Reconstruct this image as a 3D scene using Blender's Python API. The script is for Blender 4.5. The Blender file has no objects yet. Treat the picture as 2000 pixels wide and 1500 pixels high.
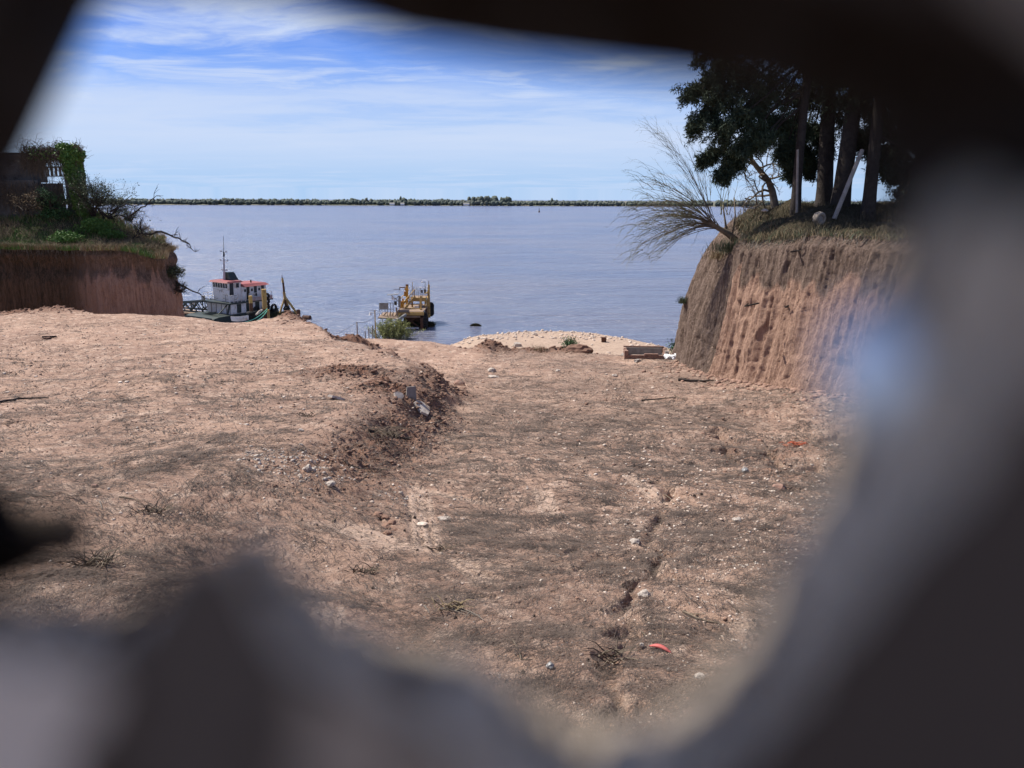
import bpy, math, random
import numpy as np
from mathutils import Vector, Matrix
random.seed(7); RNG = np.random.default_rng(11)
R = math.radians
SC = bpy.context.scene
COL = SC.collection
# ------------------------------------------------------------------ camera
EYE = 13.6                       # eye height above the river
PITCH = math.atan(362/1500)
cam_d = bpy.data.cameras.new('camera'); cam = bpy.data.objects.new('camera', cam_d); COL.objects.link(cam)
cam_d.sensor_width = 36; cam_d.lens = 27; cam_d.clip_start = .002; cam_d.clip_end = 20000
cam.location = (0, 0, EYE)
cam.rotation_euler = (Matrix.Rotation(math.pi/2 - PITCH, 4, 'X') @ Matrix.Rotation(R(.18), 4, 'Z')).to_euler()
cam_d.dof.use_dof = True; cam_d.dof.focus_distance = 26; cam_d.dof.aperture_fstop = 7.5
SC.camera = cam
# ------------------------------------------------------------------ world and sun
SUN_EL, SUN_AZ = 53, -62         # azimuth from straight ahead (+Y), negative is to the left
SKY_STRENGTH, SUN_STRENGTH, EXPOSURE = .085, 4.6, .75
SKY_TINT, HAZE_COLOR, CLOUD_COLOR, CLOUD_AT, CLOUD_AT2 = (.50, .70, 1.10), (2.9, 4.25, 6.2), (4.5, 5.2, 6.6), (21, 2, 0), (7, 1, 0)
SC.view_settings.view_transform = 'Standard'; SC.view_settings.look = 'None'
SC.view_settings.exposure = EXPOSURE; SC.view_settings.gamma = 1
SC.cycles.use_denoising = True
SC.cycles.max_bounces = 6; SC.cycles.sample_clamp_direct = 4; SC.cycles.sample_clamp_indirect = 3
W = bpy.data.worlds.new('World'); SC.world = W; W.use_nodes = True


class NT:
    """small helper for node trees"""
    def __init__(s, tree):
        s.t = tree; s.t.nodes.clear()
    def n(s, typ, ins=None, **kw):
        nd = s.t.nodes.new(typ)
        for k, v in kw.items(): setattr(nd, k, v)
        for k, v in (ins or {}).items(): s.put(nd.inputs[k], v)
        return nd
    def put(s, sock, v):
        if isinstance(v, bpy.types.Node): v = v.outputs[0]
        if isinstance(v, bpy.types.NodeSocket): s.t.links.new(v, sock)
        else:
            if isinstance(v, tuple) and len(v) == 3 and sock.type == 'RGBA': v = (*v, 1)
            sock.default_value = v
    def math(s, op, a, b=0.0, c=None, clamp=False):
        nd = s.n('ShaderNodeMath', {0: a, 1: b}, operation=op, use_clamp=clamp)
        if c is not None: s.put(nd.inputs[2], c)
        return nd.outputs[0]
    def mix(s, f, a, b, blend='MIX'):
        nd = s.n('ShaderNodeMix', data_type='RGBA', blend_type=blend)
        s.put(nd.inputs[0], f); s.put(nd.inputs[6], a); s.put(nd.inputs[7], b)
        return nd.outputs[2]
    def noise(s, vec, scale, detail=4, rough=.55, dist=0.0):
        return s.n('ShaderNodeTexNoise', {'Vector': vec, 'Scale': scale, 'Detail': detail, 'Roughness': rough, 'Distortion': dist}).outputs[0]
    def ramp(s, v, lo, hi, smooth=True):
        return s.n('ShaderNodeMapRange', {0: v, 1: lo, 2: hi, 3: 0.0, 4: 1.0}, interpolation_type='SMOOTHSTEP' if smooth else 'LINEAR').outputs[0]
    def mapping(s, vec, scale=(1, 1, 1), rot=(0, 0, 0), loc=(0, 0, 0)):
        return s.n('ShaderNodeMapping', {'Vector': vec, 'Scale': scale, 'Rotation': rot, 'Location': loc}).outputs[0]


def build_world():
    t = NT(W.node_tree)
    tc = t.n('ShaderNodeTexCoord').outputs['Generated']
    sky = t.n('ShaderNodeTexSky', sky_type='NISHITA', sun_disc=False)
    sky.sun_elevation = R(SUN_EL); sky.sun_rotation = R(SUN_AZ)
    sky.altitude = 300; sky.air_density = .55; sky.dust_density = .0; sky.ozone_density = 3.5
    sep = t.n('ShaderNodeSeparateXYZ', {0: tc})
    zz = t.math('MAXIMUM', sep.outputs[2], .012)
    # clouds on a flat layer high above: project the direction onto it
    px = t.math('DIVIDE', sep.outputs[0], t.math('ADD', zz, .06)); py = t.math('DIVIDE', sep.outputs[1], t.math('ADD', zz, .06))
    p = t.n('ShaderNodeCombineXYZ', {0: px, 1: py, 2: 0.0}).outputs[0]
    warp = t.n('ShaderNodeTexNoise', {'Vector': p, 'Scale': .8, 'Detail': 4.0}).outputs[1]
    pw = t.n('ShaderNodeVectorMath', {0: p, 1: t.n('ShaderNodeVectorMath', {0: warp, 1: (1.0, .8, 0)}, operation='MULTIPLY')}, operation='ADD').outputs[0]
    n1 = t.noise(t.mapping(pw, (.75, 1.5, 1), (0, 0, R(12)), CLOUD_AT), 1.0, 8, .62, .4)
    n2 = t.noise(t.mapping(p, (.20, .34, 1), (0, 0, R(-8)), CLOUD_AT2), 1.0, 3, .5)
    # thin streaks where the broad pattern is dense; a milky veil lower down; pale haze at the horizon
    cirrus = t.math('MULTIPLY', t.ramp(n1, .36, .68), t.math('MULTIPLY', t.ramp(n2, .40, .58), t.ramp(sep.outputs[2], .05, .11)))
    ze = t.math('ADD', sep.outputs[2], t.math('ADD', t.math('MULTIPLY', t.math('SUBTRACT', n1, .5), .10), t.math('MULTIPLY', t.math('SUBTRACT', n2, .5), -.13)))
    veil = t.math('MULTIPLY', t.ramp(ze, .142, .09), t.math('ADD', .80, t.math('MULTIPLY', t.math('SUBTRACT', n1, .5), .5)))
    base = t.n('ShaderNodeHueSaturation', {'Color': sky, 'Saturation': 1.2, 'Value': 1.0, 'Hue': .5}).outputs[0]
    base = t.mix(1.0, base, SKY_TINT, 'MULTIPLY')
    col = t.mix(t.math('MULTIPLY', t.ramp(sep.outputs[2], .22, .03), .95), base, HAZE_COLOR)
    veil = t.math('MULTIPLY', veil, t.math('ADD', .1, t.math('MULTIPLY', t.ramp(sep.outputs[2], .01, .075), .9)))
    cl = t.math('MAXIMUM', t.math('MULTIPLY', cirrus, .9), veil)
    cl = t.math('MAXIMUM', cl, t.math('MULTIPLY', t.ramp(n1, .25, .75), .55))
    cl = t.math('MINIMUM', t.math('MAXIMUM', cl, 0.0), .94)
    col = t.mix(cl, col, CLOUD_COLOR)
    bg = t.n('ShaderNodeBackground', {'Color': col, 'Strength': SKY_STRENGTH})
    t.n('ShaderNodeOutputWorld', {'Surface': bg})
build_world()
sun_d = bpy.data.lights.new('sun', 'SUN'); sun_d.energy = SUN_STRENGTH; sun_d.angle = R(.55); sun_d.color = (1, .95, .87)
sun = bpy.data.objects.new('sun', sun_d); COL.objects.link(sun)
sdir = Vector((math.sin(R(SUN_AZ))*math.cos(R(SUN_EL)), math.cos(R(SUN_AZ))*math.cos(R(SUN_EL)), math.sin(R(SUN_EL))))
sun.rotation_euler = sdir.to_track_quat('Z', 'Y').to_euler()

# ------------------------------------------------------------------ pixel helpers (photo of 2000 x 1500)
CP, SP = math.cos(PITCH), math.sin(PITCH)
def at(px, py, D):
    """world point at forward distance D metres that the photo shows at (px, py)"""
    r = R(.18); a, b = px-1000, 750-py
    u, v = (a*math.cos(r) - b*math.sin(r))/1500, (a*math.sin(r) + b*math.cos(r))/1500
    s = D/(CP + v*SP)
    return Vector((u*s, D, EYE + s*(v*CP - SP)))
def ray(px, py):
    p = at(px, py, 1.0); return Vector((p.x, 1.0, p.z-EYE))

# ------------------------------------------------------------------ noise
def _hash(ix, iy, seed):
    h = (ix.astype(np.int64)*374761393 + iy.astype(np.int64)*668265263 + seed*1442695041) & 0xffffffff
    h = ((h ^ (h >> 13))*1274126177) & 0xffffffff
    return ((h ^ (h >> 16)) & 0xffff)/65535.0
def vn(x, y, seed=0):
    x = np.asarray(x, float); y = np.asarray(y, float)
    ix, iy = np.floor(x), np.floor(y); fx, fy = x-ix, y-iy
    fx = fx*fx*fx*(fx*(fx*6-15)+10); fy = fy*fy*fy*(fy*(fy*6-15)+10)
    a, b = _hash(ix, iy, seed), _hash(ix+1, iy, seed); c, d = _hash(ix, iy+1, seed), _hash(ix+1, iy+1, seed)
    return (a+(b-a)*fx)*(1-fy) + (c+(d-c)*fx)*fy
def fbm(x, y, seed=0, o=4, g=.5):
    s, a, t = 0, 1, 0
    for k in range(o):
        s = s + a*(vn(x*2**k, y*2**k, seed+17*k)-.5)*2; t += a; a *= g
    return s/t
def sst(x, a, b):
    t = np.clip((x-a)/(b-a), 0, 1); return t*t*(3-2*t)

# ------------------------------------------------------------------ mesh building
class MB:
    def __init__(s): s.v = []; s.f = []
    def add(s, vs, fs):
        o = len(s.v); s.v += [tuple(v) for v in vs]; s.f += [tuple(i+o for i in f) for f in fs]
        return s
    def box(s, c, d, rz=0, m=None):
        hx, hy, hz = d[0]/2, d[1]/2, d[2]/2
        vs = [Vector((x, y, z)) for z in (-hz, hz) for y in (-hy, hy) for x in (-hx, hx)]
        mm = m or Matrix.Rotation(rz, 3, 'Z')
        return s.add([mm @ v + Vector(c) for v in vs], [(0, 2, 3, 1), (4, 5, 7, 6), (0, 1, 5, 4), (2, 6, 7, 3), (0, 4, 6, 2), (1, 3, 7, 5)])
    def hexa(s, b, t):      # four bottom and four top corners, counter-clockwise
        return s.add(list(b)+list(t), [(3, 2, 1, 0), (4, 5, 6, 7)] + [(i, (i+1) % 4, 4+(i+1) % 4, 4+i) for i in range(4)])
    def bar(s, p, q, w=.1, h=None):
        p, q = Vector(p), Vector(q); h = h or w; d = (q-p).normalized()
        a = d.cross(Vector((0, 0, 1)));
        if a.length < 1e-3: a = Vector((1, 0, 0))
        a.normalize(); b = a.cross(d)
        o = [a*w/2+b*h/2, -a*w/2+b*h/2, -a*w/2-b*h/2, a*w/2-b*h/2]
        return s.hexa([p+x for x in o], [q+x for x in o])
    def tube(s, pts, r, n=6, cap=True):
        pts = [Vector(p) for p in pts]; k = len(pts)
        rs = r if isinstance(r, (list, tuple)) else [r]*k
        vs = []; ref = Vector((.31, .17, .93))
        for i, p in enumerate(pts):
            d = (pts[min(i+1, k-1)]-pts[max(i-1, 0)])
            if d.length < 1e-9: d = Vector((0, 0, 1))
            d.normalize()
            rf = ref if abs(d.dot(ref)) < .95 else Vector((1, 0, 0))
            a = d.cross(rf).normalized(); b = d.cross(a)
            for j in range(n):
                t = 2*math.pi*j/n; vs.append(p + (a*math.cos(t)+b*math.sin(t))*rs[i])
        fs = [(i*n+j, i*n+(j+1) % n, (i+1)*n+(j+1) % n, (i+1)*n+j) for i in range(k-1) for j in range(n)]
        if cap and n > 2: fs += [tuple(range(n-1, -1, -1)), tuple((k-1)*n+j for j in range(n))]
        return s.add(vs, fs)
    def ring(s, c, Rr, r, m=None, n=16, k=8, sq=1.0):   # a torus lying about its own Z axis
        vs = []
        for i in range(n):
            a = 2*math.pi*i/n
            for j in range(k):
                b = 2*math.pi*j/k
                v = Vector(((Rr+r*math.cos(b))*math.cos(a), (Rr+r*math.cos(b))*math.sin(a), r*sq*math.sin(b)))
                vs.append((m @ v if m else v) + Vector(c))
        return s.add(vs, [(i*k+j, ((i+1) % n)*k+j, ((i+1) % n)*k+(j+1) % k, i*k+(j+1) % k) for i in range(n) for j in range(k)])
    def blob(s, c, d, seed=0, jit=.25, lv=1, m=None):
        vs, fs = ICO[lv]; rr = random.Random(seed)
        out = []
        for v in vs:
            q = Vector(v)*(1+rr.uniform(-jit, jit)); q = Vector((q.x*d[0], q.y*d[1], q.z*d[2]))
            out.append((m @ q if m else q) + Vector(c))
        return s.add(out, fs)
    def build(s, name, mat, parent=None, smooth=False, loc=None):
        return mk(name, s.v, s.f, mat, parent, smooth, loc)
def mk(name, v, f, mat, parent=None, smooth=False, loc=None):
    me = bpy.data.meshes.new(name)
    me.from_pydata([tuple(x) for x in v] if not isinstance(v, np.ndarray) else v.tolist(), [], f); me.update()
    if smooth: me.shade_smooth()
    return link(name, me, mat, parent, loc)
def link(name, me, mat, parent=None, loc=None):
    o = bpy.data.objects.new(name, me); COL.objects.link(o)
    if mat and not me.materials: me.materials.append(mat)
    if parent: o.parent = parent
    if loc is not None: o.location = loc
    return o
def fastmesh(name, V, F, mat, smooth=False, parent=None):
    """V (n,3) float array, F (m,k) int array"""
    V = np.ascontiguousarray(V, np.float32); F = np.ascontiguousarray(F, np.int32); k = F.shape[1]
    me = bpy.data.meshes.new(name)
    me.vertices.add(len(V)); me.vertices.foreach_set('co', V.ravel())
    me.loops.add(F.size); me.loops.foreach_set('vertex_index', F.ravel())
    me.polygons.add(len(F)); me.polygons.foreach_set('loop_start', np.arange(0, F.size, k, dtype=np.int32))
    me.polygons.foreach_set('loop_total', np.full(len(F), k, np.int32))
    me.update(calc_edges=True)
    if smooth: me.shade_smooth()
    return link(name, me, mat, parent)
def attr(o, name, vals):
    a = o.data.attributes.new(name, 'FLOAT', 'POINT'); a.data.foreach_set('value', np.ascontiguousarray(vals, np.float32).ravel())
def empty(name, loc=(0, 0, 0), rz=0):
    o = bpy.data.objects.new(name, None); COL.objects.link(o); o.location = loc; o.rotation_euler = (0, 0, rz); o.empty_display_size = .2
    return o
def tag(o, label=None, cat=None, group=None, kind=None):
    if label: o['label'] = label
    if cat: o['category'] = cat
    if group: o['group'] = group
    if kind: o['kind'] = kind
    return o
def _ico():
    t = (1+5**.5)/2
    vs = [Vector(v).normalized() for v in [(-1, t, 0), (1, t, 0), (-1, -t, 0), (1, -t, 0), (0, -1, t), (0, 1, t), (0, -1, -t), (0, 1, -t), (t, 0, -1), (t, 0, 1), (-t, 0, -1), (-t, 0, 1)]]
    fs = [(0, 11, 5), (0, 5, 1), (0, 1, 7), (0, 7, 10), (0, 10, 11), (1, 5, 9), (5, 11, 4), (11, 10, 2), (10, 7, 6), (7, 1, 8), (3, 9, 4), (3, 4, 2), (3, 2, 6), (3, 6, 8), (3, 8, 9), (4, 9, 5), (2, 4, 11), (6, 2, 10), (8, 6, 7), (9, 8, 1)]
    out = [(vs, fs)]
    for _ in range(2):
        v2 = list(vs); f2 = []; mid = {}
        def m(a, b):
            k = (min(a, b), max(a, b))
            if k not in mid: mid[k] = len(v2); v2.append(((v2[a]+v2[b])/2).normalized())
            return mid[k]
        for a, b, c in fs:
            x, y, z = m(a, b), m(b, c), m(c, a); f2 += [(a, x, z), (b, y, x), (c, z, y), (x, y, z)]
        vs, fs = v2, f2; out.append((vs, fs))
    return out
ICO = _ico()

# ------------------------------------------------------------------ materials
def mat(name, c1, c2=None, scale=3.0, rough=.8, bump=0.0, bscale=None, metal=0.0, coords='Object', c3=None, s3=12.0, spec=.3, dirt=None):
    m = bpy.data.materials.new(name); m.use_nodes = True; t = NT(m.node_tree)
    co = t.n('ShaderNodeTexCoord').outputs['Object'] if coords == 'Object' else t.n('ShaderNodeNewGeometry').outputs['Position']
    col = c1
    if c2: col = t.mix(t.ramp(t.noise(co, scale, 5, .6), .35, .65), c1, c2)
    if c3: col = t.mix(t.ramp(t.noise(co, s3, 4, .65, .4), .52, .68), col, c3)
    p = t.n('ShaderNodeBsdfPrincipled', {'Base Color': col, 'Roughness': rough, 'Metallic': metal, 'Specular IOR Level': spec})
    if bump:
        h = t.noise(co, bscale or scale*6, 5, .65)
        t.put(p.inputs['Normal'], t.n('ShaderNodeBump', {'Height': h, 'Strength': .8, 'Distance': bump}))
    t.n('ShaderNodeOutputMaterial', {'Surface': p})
    return m
M = {}
M['white'] = mat('white_paint', (.80, .78, .75), (.66, .63, .59), 1.3, .6, c3=(.52, .43, .35), s3=2.2)
M['red'] = mat('red_roof_paint', (.33, .085, .085), (.25, .085, .08), 1.5, .7, c3=(.17, .08, .07), s3=4)
M['green'] = mat('dark_green_paint', (.02, .036, .032), (.032, .046, .04), 3, .5, c3=(.09, .06, .045), s3=7)
M['dark'] = mat('dark_opening', (.008, .009, .011), None, rough=.15, spec=.5)
M['yellow'] = mat('weathered_yellow_paint', (.50, .33, .10), (.40, .26, .10), 2, .7, c3=(.17, .10, .055), s3=3)
M['orange'] = mat('orange_yellow_paint', (.62, .30, .03), (.52, .24, .03), 2, .55, c3=(.2, .09, .03), s3=5)
M['rust'] = mat('rusty_steel', (.12, .055, .03), (.07, .04, .03), 4, .85)
M['steel'] = mat('grey_steel', (.30, .30, .29), (.22, .20, .18), 3, .5, metal=.3)
M['tyre'] = mat('black_rubber', (.012, .012, .012), (.025, .024, .023), 6, .85)
M['planks'] = mat('weathered_deck', (.20, .14, .10), (.27, .19, .13), 5, .9)
M['weed'] = mat('river_weed', (.05, .06, .025), (.09, .07, .04), 4, .95)
M['rope'] = mat('green_rope', (.12, .42, .27), (.16, .5, .33), 4, .8)
M['mast'] = mat('mast_paint', (.5, .5, .5), (.38, .37, .36), 3, .5)
M['bark'] = mat('dark_bark', (.026, .02, .017), (.042, .033, .028), 6, .95, bump=.03, bscale=18)
M['twig'] = mat('bare_twig', (.10, .078, .055), (.15, .115, .08), 5, .9)
M['paletwig'] = mat('pale_green_twig', (.15, .155, .075), (.19, .16, .09), 5, .9)
M['greybranch'] = mat('grey_branch', (.20, .17, .14), (.13, .11, .09), 6, .9)
M['needle'] = mat('pine_foliage', (.022, .036, .022), (.042, .058, .030), 1.2, .85)
M['ivy'] = mat('ivy_leaf', (.07, .15, .03), (.11, .20, .04), 2.2, .6)
M['leaf'] = mat('grey_green_leaf', (.085, .105, .055), (.06, .085, .04), 3, .7)
M['grass'] = mat('green_grass', (.085, .17, .03), (.055, .11, .025), .8, .8)
M['drygrass'] = mat('dry_grass', (.25, .19, .11), (.18, .135, .08), 2, .9)
M['willow'] = mat('willow_leaf', (.30, .315, .11), (.22, .24, .085), 2, .7)
M['shrub'] = mat('shrub_leaf', (.05, .12, .04), (.035, .085, .03), 4, .7)
M['litter'] = mat('dead_needles', (.058, .043, .035), (.115, .085, .067), 2.5, .95)
M['stone'] = mat('pale_stone', (.52, .455, .39), (.38, .32, .27), 5, .9, bump=.01, bscale=30, c3=(.25, .18, .13), s3=9)
M['pebble'] = mat('pebbles', (.40, .29, .225), (.57, .49, .41), 9, .9, coords='Position')
M['brick'] = mat('brick', (.22, .125, .092), (.29, .175, .13), 9, .9, coords='Position', c3=(.19, .16, .135), s3=14)
M['cement'] = mat('cement', (.30, .27, .24), (.22, .19, .17), 4, .92, bump=.01, bscale=22)
M['ruin'] = mat('old_render', (.062, .062, .06), (.095, .093, .088), 1.6, .95, c3=(.035, .034, .03), s3=3)
M['sack'] = mat('white_plastic_sack', (.78, .78, .77), (.66, .66, .65), 5, .45)
M['rednylon'] = mat('orange_net', (.52, .13, .06), (.40, .10, .05), 6, .8)
M['redplastic'] = mat('red_plastic', (.50, .12, .10), (.38, .09, .08), 20, .6)
M['cone'] = mat('pine_cone', (.035, .024, .018), (.06, .04, .03), 20, .9)
M['pole'] = mat('grey_wood_pole', (.30, .26, .23), (.22, .19, .16), 4, .85)
M['farwood'] = mat('far_woods', (.095, .11, .088), (.078, .094, .08), .03, 1.0, coords='Position', c3=(.12, .125, .105), s3=.012)
M['farland'] = mat('far_bank', (.16, .15, .11), (.10, .11, .08), .01, 1.0, coords='Position', c3=(.30, .23, .17), s3=.006)
M['darksteel'] = mat('dark_rusted_plate', (.016, .0125, .011), (.022, .016, .013), 30, .95, spec=.05)
M['darkplaster'] = mat('shaded_stained_render', (.068, .053, .042), (.092, .073, .058), 45, .95, c3=(.045, .033, .025), s3=60, spec=.05)  # shade on the wall's inner face put into the base colour, plus stains
M['broken'] = mat('broken_concrete', (.86, .74, .58), (.74, .62, .48), 70, .9, c3=(.42, .33, .25), s3=55, bump=.002, bscale=300)  # painted extra pale to brighten the shaded inner half of the hole edge
M['paleplaster'] = mat('lit_toned_plaster', (.52, .435, .35), (.62, .52, .42), 60, .95, c3=(.22, .185, .155), s3=45, spec=.05)  # this and midplaster paint light onto patches of the inner face
M['midplaster'] = mat('half_lit_toned_plaster', (.30, .24, .18), (.40, .32, .245), 60, .95, c3=(.08, .066, .055), s3=50, spec=.05)
M['flake'] = mat('glint_metal', (.88, .88, .88), (.8, .8, .8), 200, .38, metal=1.0)
M['outerconcrete'] = mat('sun_dimmed_concrete', (.30, .25, .20), (.22, .182, .145), 70, .95, c3=(.14, .11, .088), s3=55, bump=.002, bscale=300)  # painted darker to tone down the sunlit outer half of the hole edge
M['chip'] = mat('pale_lime_chip', (.72, .76, .82), (.6, .63, .68), 120, .5)
M['redbrown'] = mat('red_brown_brick_chip', (.07, .03, .022), (.05, .025, .02), 80, .95)

def ground_material():
    m = bpy.data.materials.new('red_earth'); m.use_nodes = True; t = NT(m.node_tree)
    pos = t.n('ShaderNodeNewGeometry').outputs['Position']
    A = lambda n: t.n('ShaderNodeAttribute', attribute_name=n).outputs['Fac']
    litter, clod, sand, grav, trk = A('litter'), A('clod'), A('sand'), A('gravel'), A('track')
    n1 = t.noise(pos, .55, 4, .6, .3); n2 = t.noise(pos, 3.2, 6, .68, .6); n3 = t.noise(pos, 24, 5, .75); n4 = t.noise(pos, 95, 3, .7)
    crust = t.mix(t.ramp(n1, .36, .64), (.45, .292, .212), (.325, .205, .150))
    crust = t.mix(t.math('MULTIPLY', t.ramp(n2, .48, .66), .85), crust, (.60, .435, .335))
    crust = t.mix(t.math('MULTIPLY', t.ramp(n3, .50, .70), .65), crust, (.19, .122, .09))
    crust = t.mix(t.math('MULTIPLY', t.ramp(n4, .54, .66), .5), crust, (.13, .088, .068))
    crust = t.mix(t.math('MULTIPLY', t.ramp(n4, .44, .34), .5), crust, (.66, .50, .40))
    fresh = t.mix(t.ramp(n2, .4, .62), (.235, .122, .08), (.13, .072, .052))
    crust = t.mix(t.math('MULTIPLY', trk, .75), crust, (.60, .44, .34))
    col = t.mix(clod, crust, fresh)
    col = t.mix(sand, col, t.mix(t.ramp(n2, .4, .7), (.43, .315, .235), (.31, .22, .165)))
    # fine broken needles and dust lying on the crust, in wavering streaks
    st = t.noise(t.mapping(pos, (5, 14, 5), (0, 0, R(12))), 2.0, 6, .72, 1.6)
    st2 = t.noise(t.mapping(pos, (5, 24, 4), (0, 0, R(-18))), 2.0, 5, .7, 2.2)
    s = t.math('ADD', t.math('MULTIPLY', st, .6), t.math('MULTIPLY', st2, .4))
    thr = t.math('SUBTRACT', .70, t.math('MULTIPLY', litter, .30))
    lm = t.ramp(t.math('SUBTRACT', s, thr), -.03, .07)
    col = t.mix(t.math('MULTIPLY', lm, .42), col, t.mix(t.ramp(n3, .4, .6), (.15, .115, .094), (.21, .165, .138)))
    # small pale grit
    vor = t.n('ShaderNodeTexVoronoi', {'Vector': pos, 'Scale': 26.0, 'Randomness': 1.0}, feature='F1')
    pick = t.math('GREATER_THAN', t.n('ShaderNodeSeparateColor', {0: vor.outputs['Color']}).outputs[0], t.math('SUBTRACT', .93, t.math('MULTIPLY', grav, .4)))
    gm = t.math('MULTIPLY', pick, t.ramp(vor.outputs['Distance'], .30, .2))
    col = t.mix(gm, col, (.50, .42, .37))
    p = t.n('ShaderNodeBsdfPrincipled', {'Base Color': col, 'Roughness': .93, 'Specular IOR Level': .15})
    h = t.math('ADD', t.math('MULTIPLY', t.noise(pos, 8, 8, .74, .4), .75), t.math('ADD', t.math('MULTIPLY', n3, .34), t.math('MULTIPLY', n4, .13)))
    h = t.math('ADD', h, t.math('MULTIPLY', gm, .12))
    h = t.math('ADD', h, t.math('MULTIPLY', lm, .06))
    b = t.n('ShaderNodeBump', {'Height': h, 'Strength': 1.0, 'Distance': .10})
    t.put(p.inputs['Normal'], b)
    t.n('ShaderNodeOutputMaterial', {'Surface': p})
    return m
def cliff_material():
    m = bpy.data.materials.new('cut_earth'); m.use_nodes = True; t = NT(m.node_tree)
    pos = t.n('ShaderNodeNewGeometry').outputs['Position']
    A = lambda n: t.n('ShaderNodeAttribute', attribute_name=n).outputs['Fac']
    top, moss, turf = A('topsoil'), A('moss'), A('turf')
    fl = t.noise(t.mapping(pos, (5.0, 5.0, .55)), 2.0, 8, .76, 1.0)
    n2 = t.noise(pos, 2.0, 6, .65)
    n3 = t.noise(pos, 11, 5, .7)
    col = t.mix(t.ramp(fl, .36, .62), (.285, .172, .125), (.455, .292, .212))
    col = t.mix(t.math('MULTIPLY', t.ramp(n3, .54, .72), .6), col, (.17, .10, .072))
    dk = t.mix(t.ramp(fl, .42, .62), (.135, .094, .073), (.25, .18, .143))
    dk = t.mix(t.math('MULTIPLY', t.ramp(n3, .52, .7), .7), dk, (.07, .05, .04))
    col = t.mix(t.ramp(t.math('ADD', top, t.math('MULTIPLY', t.math('SUBTRACT', n2, .5), .5)), .35, .65), col, dk)
    ms = t.mix(t.ramp(fl, .4, .6), (.035, .030, .018), (.10, .062, .04))
    col = t.mix(t.math('MULTIPLY', t.ramp(t.math('ADD', moss, t.math('MULTIPLY', t.math('SUBTRACT', fl, .5), .9)), .35, .7), .9), col, ms)
    tf = t.mix(t.ramp(n3, .35, .65), (.050, .046, .026), (.095, .072, .048))
    col = t.mix(turf, col, tf)
    p = t.n('ShaderNodeBsdfPrincipled', {'Base Color': col, 'Roughness': .95, 'Specular IOR Level': .1})
    h = t.math('ADD', t.math('MULTIPLY', fl, .9), t.math('MULTIPLY', t.noise(pos, 7, 8, .76), 1.0))
    t.put(p.inputs['Normal'], t.n('ShaderNodeBump', {'Height': h, 'Strength': .9, 'Distance': .16}))
    t.n('ShaderNodeOutputMaterial', {'Surface': p})
    return m
def water_material():
    m = bpy.data.materials.new('river_water'); m.use_nodes = True; t = NT(m.node_tree)
    pos = t.n('ShaderNodeNewGeometry').outputs['Position']
    big = t.noise(t.mapping(pos, (.010, .016, 1), (0, 0, R(8))), 1.0, 5, .6, .4)
    w1 = t.noise(t.mapping(pos, (.55, 1.5, 1), (0, 0, R(6))), 1.0, 5, .6, .3)
    w2 = t.noise(t.mapping(pos, (2.0, 4.2, 1), (0, 0, R(-9))), 1.0, 4, .6, .3)
    w3 = t.noise(t.mapping(pos, (.09, .28, 1), (0, 0, R(4))), 1.0, 4, .55, .3)
    w4 = t.noise(t.mapping(pos, (.016, .05, 1), (0, 0, R(2))), 1.0, 3, .55, .3)
    h = t.math('ADD', t.math('ADD', t.math('MULTIPLY', w1, .60), t.math('MULTIPLY', w2, .11)), t.math('ADD', t.math('MULTIPLY', w3, 1.9), t.math('MULTIPLY', w4, 3.0)))
    col = t.mix(t.ramp(big, .40, .62), (.105, .118, .18), (.15, .145, .18))
    b = t.n('ShaderNodeBump', {'Height': h, 'Strength': 1.0, 'Distance': .8})
    p = t.n('ShaderNodeBsdfPrincipled', {'Base Color': col, 'Roughness': .17, 'IOR': 2.3, 'Specular IOR Level': .5, 'Normal': b})
    t.n('ShaderNodeOutputMaterial', {'Surface': p})
    return m
M['ground'] = ground_material(); M['cliff'] = cliff_material(); M['water'] = water_material()

# ------------------------------------------------------------------ the lie of the land
def prof(pts):
    d = np.array(pts, float); xs = np.arange(-10, 130, .05); ys = np.interp(xs, d[:, 0], d[:, 1])
    k = np.exp(-np.linspace(-2, 2, 41)**2); k /= k.sum(); pad = np.pad(ys, 20, mode='edge')
    ys = np.convolve(pad, k, 'valid')
    return lambda q: np.interp(q, xs, ys)
PLAT = prof([(-10, 1.6), (0, 1.6), (1, 1.75), (3.9, 2.9), (6.4, 3.2), (10.5, 3.67), (18, 4.35), (28, 4.95), (36, 5.33), (37.5, 6.2), (45, 9.8), (55, 12.6), (64, 14.4), (130, 18)])
RAMP = prof([(-10, 1.6), (0, 1.6), (1, 1.75), (3.85, 3.0), (5.65, 3.35), (8.9, 4.0), (14.4, 4.92), (22.8, 5.9), (30.5, 6.5), (34, 6.8), (38, 8.0), (45, 10.2), (55, 12.4), (62, 13.3), (70, 14.0), (80, 15), (130, 18)])
SAND = prof([(-10, 1.6), (30.5, 6.5), (34, 6.8), (38, 7.9), (45, 9.9), (55, 12.0), (60, 12.25), (64, 12.4), (70, 12.55), (76, 12.85), (78.5, 13.45), (81, 14.2), (90, 15.5), (130, 18)])
XB = lambda y: np.interp(y, [0, 7, 10, 15, 19, 22, 28, 34, 38], [-3.4, -3.2, -2.8, -2.4, -2.3, -2.6, -6.0, -9.4, -11.0])
MOUNDS = []      # x, y, rx, ry, height, roughness
RILLS = []       # list of (x, y, depth, width)
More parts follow.
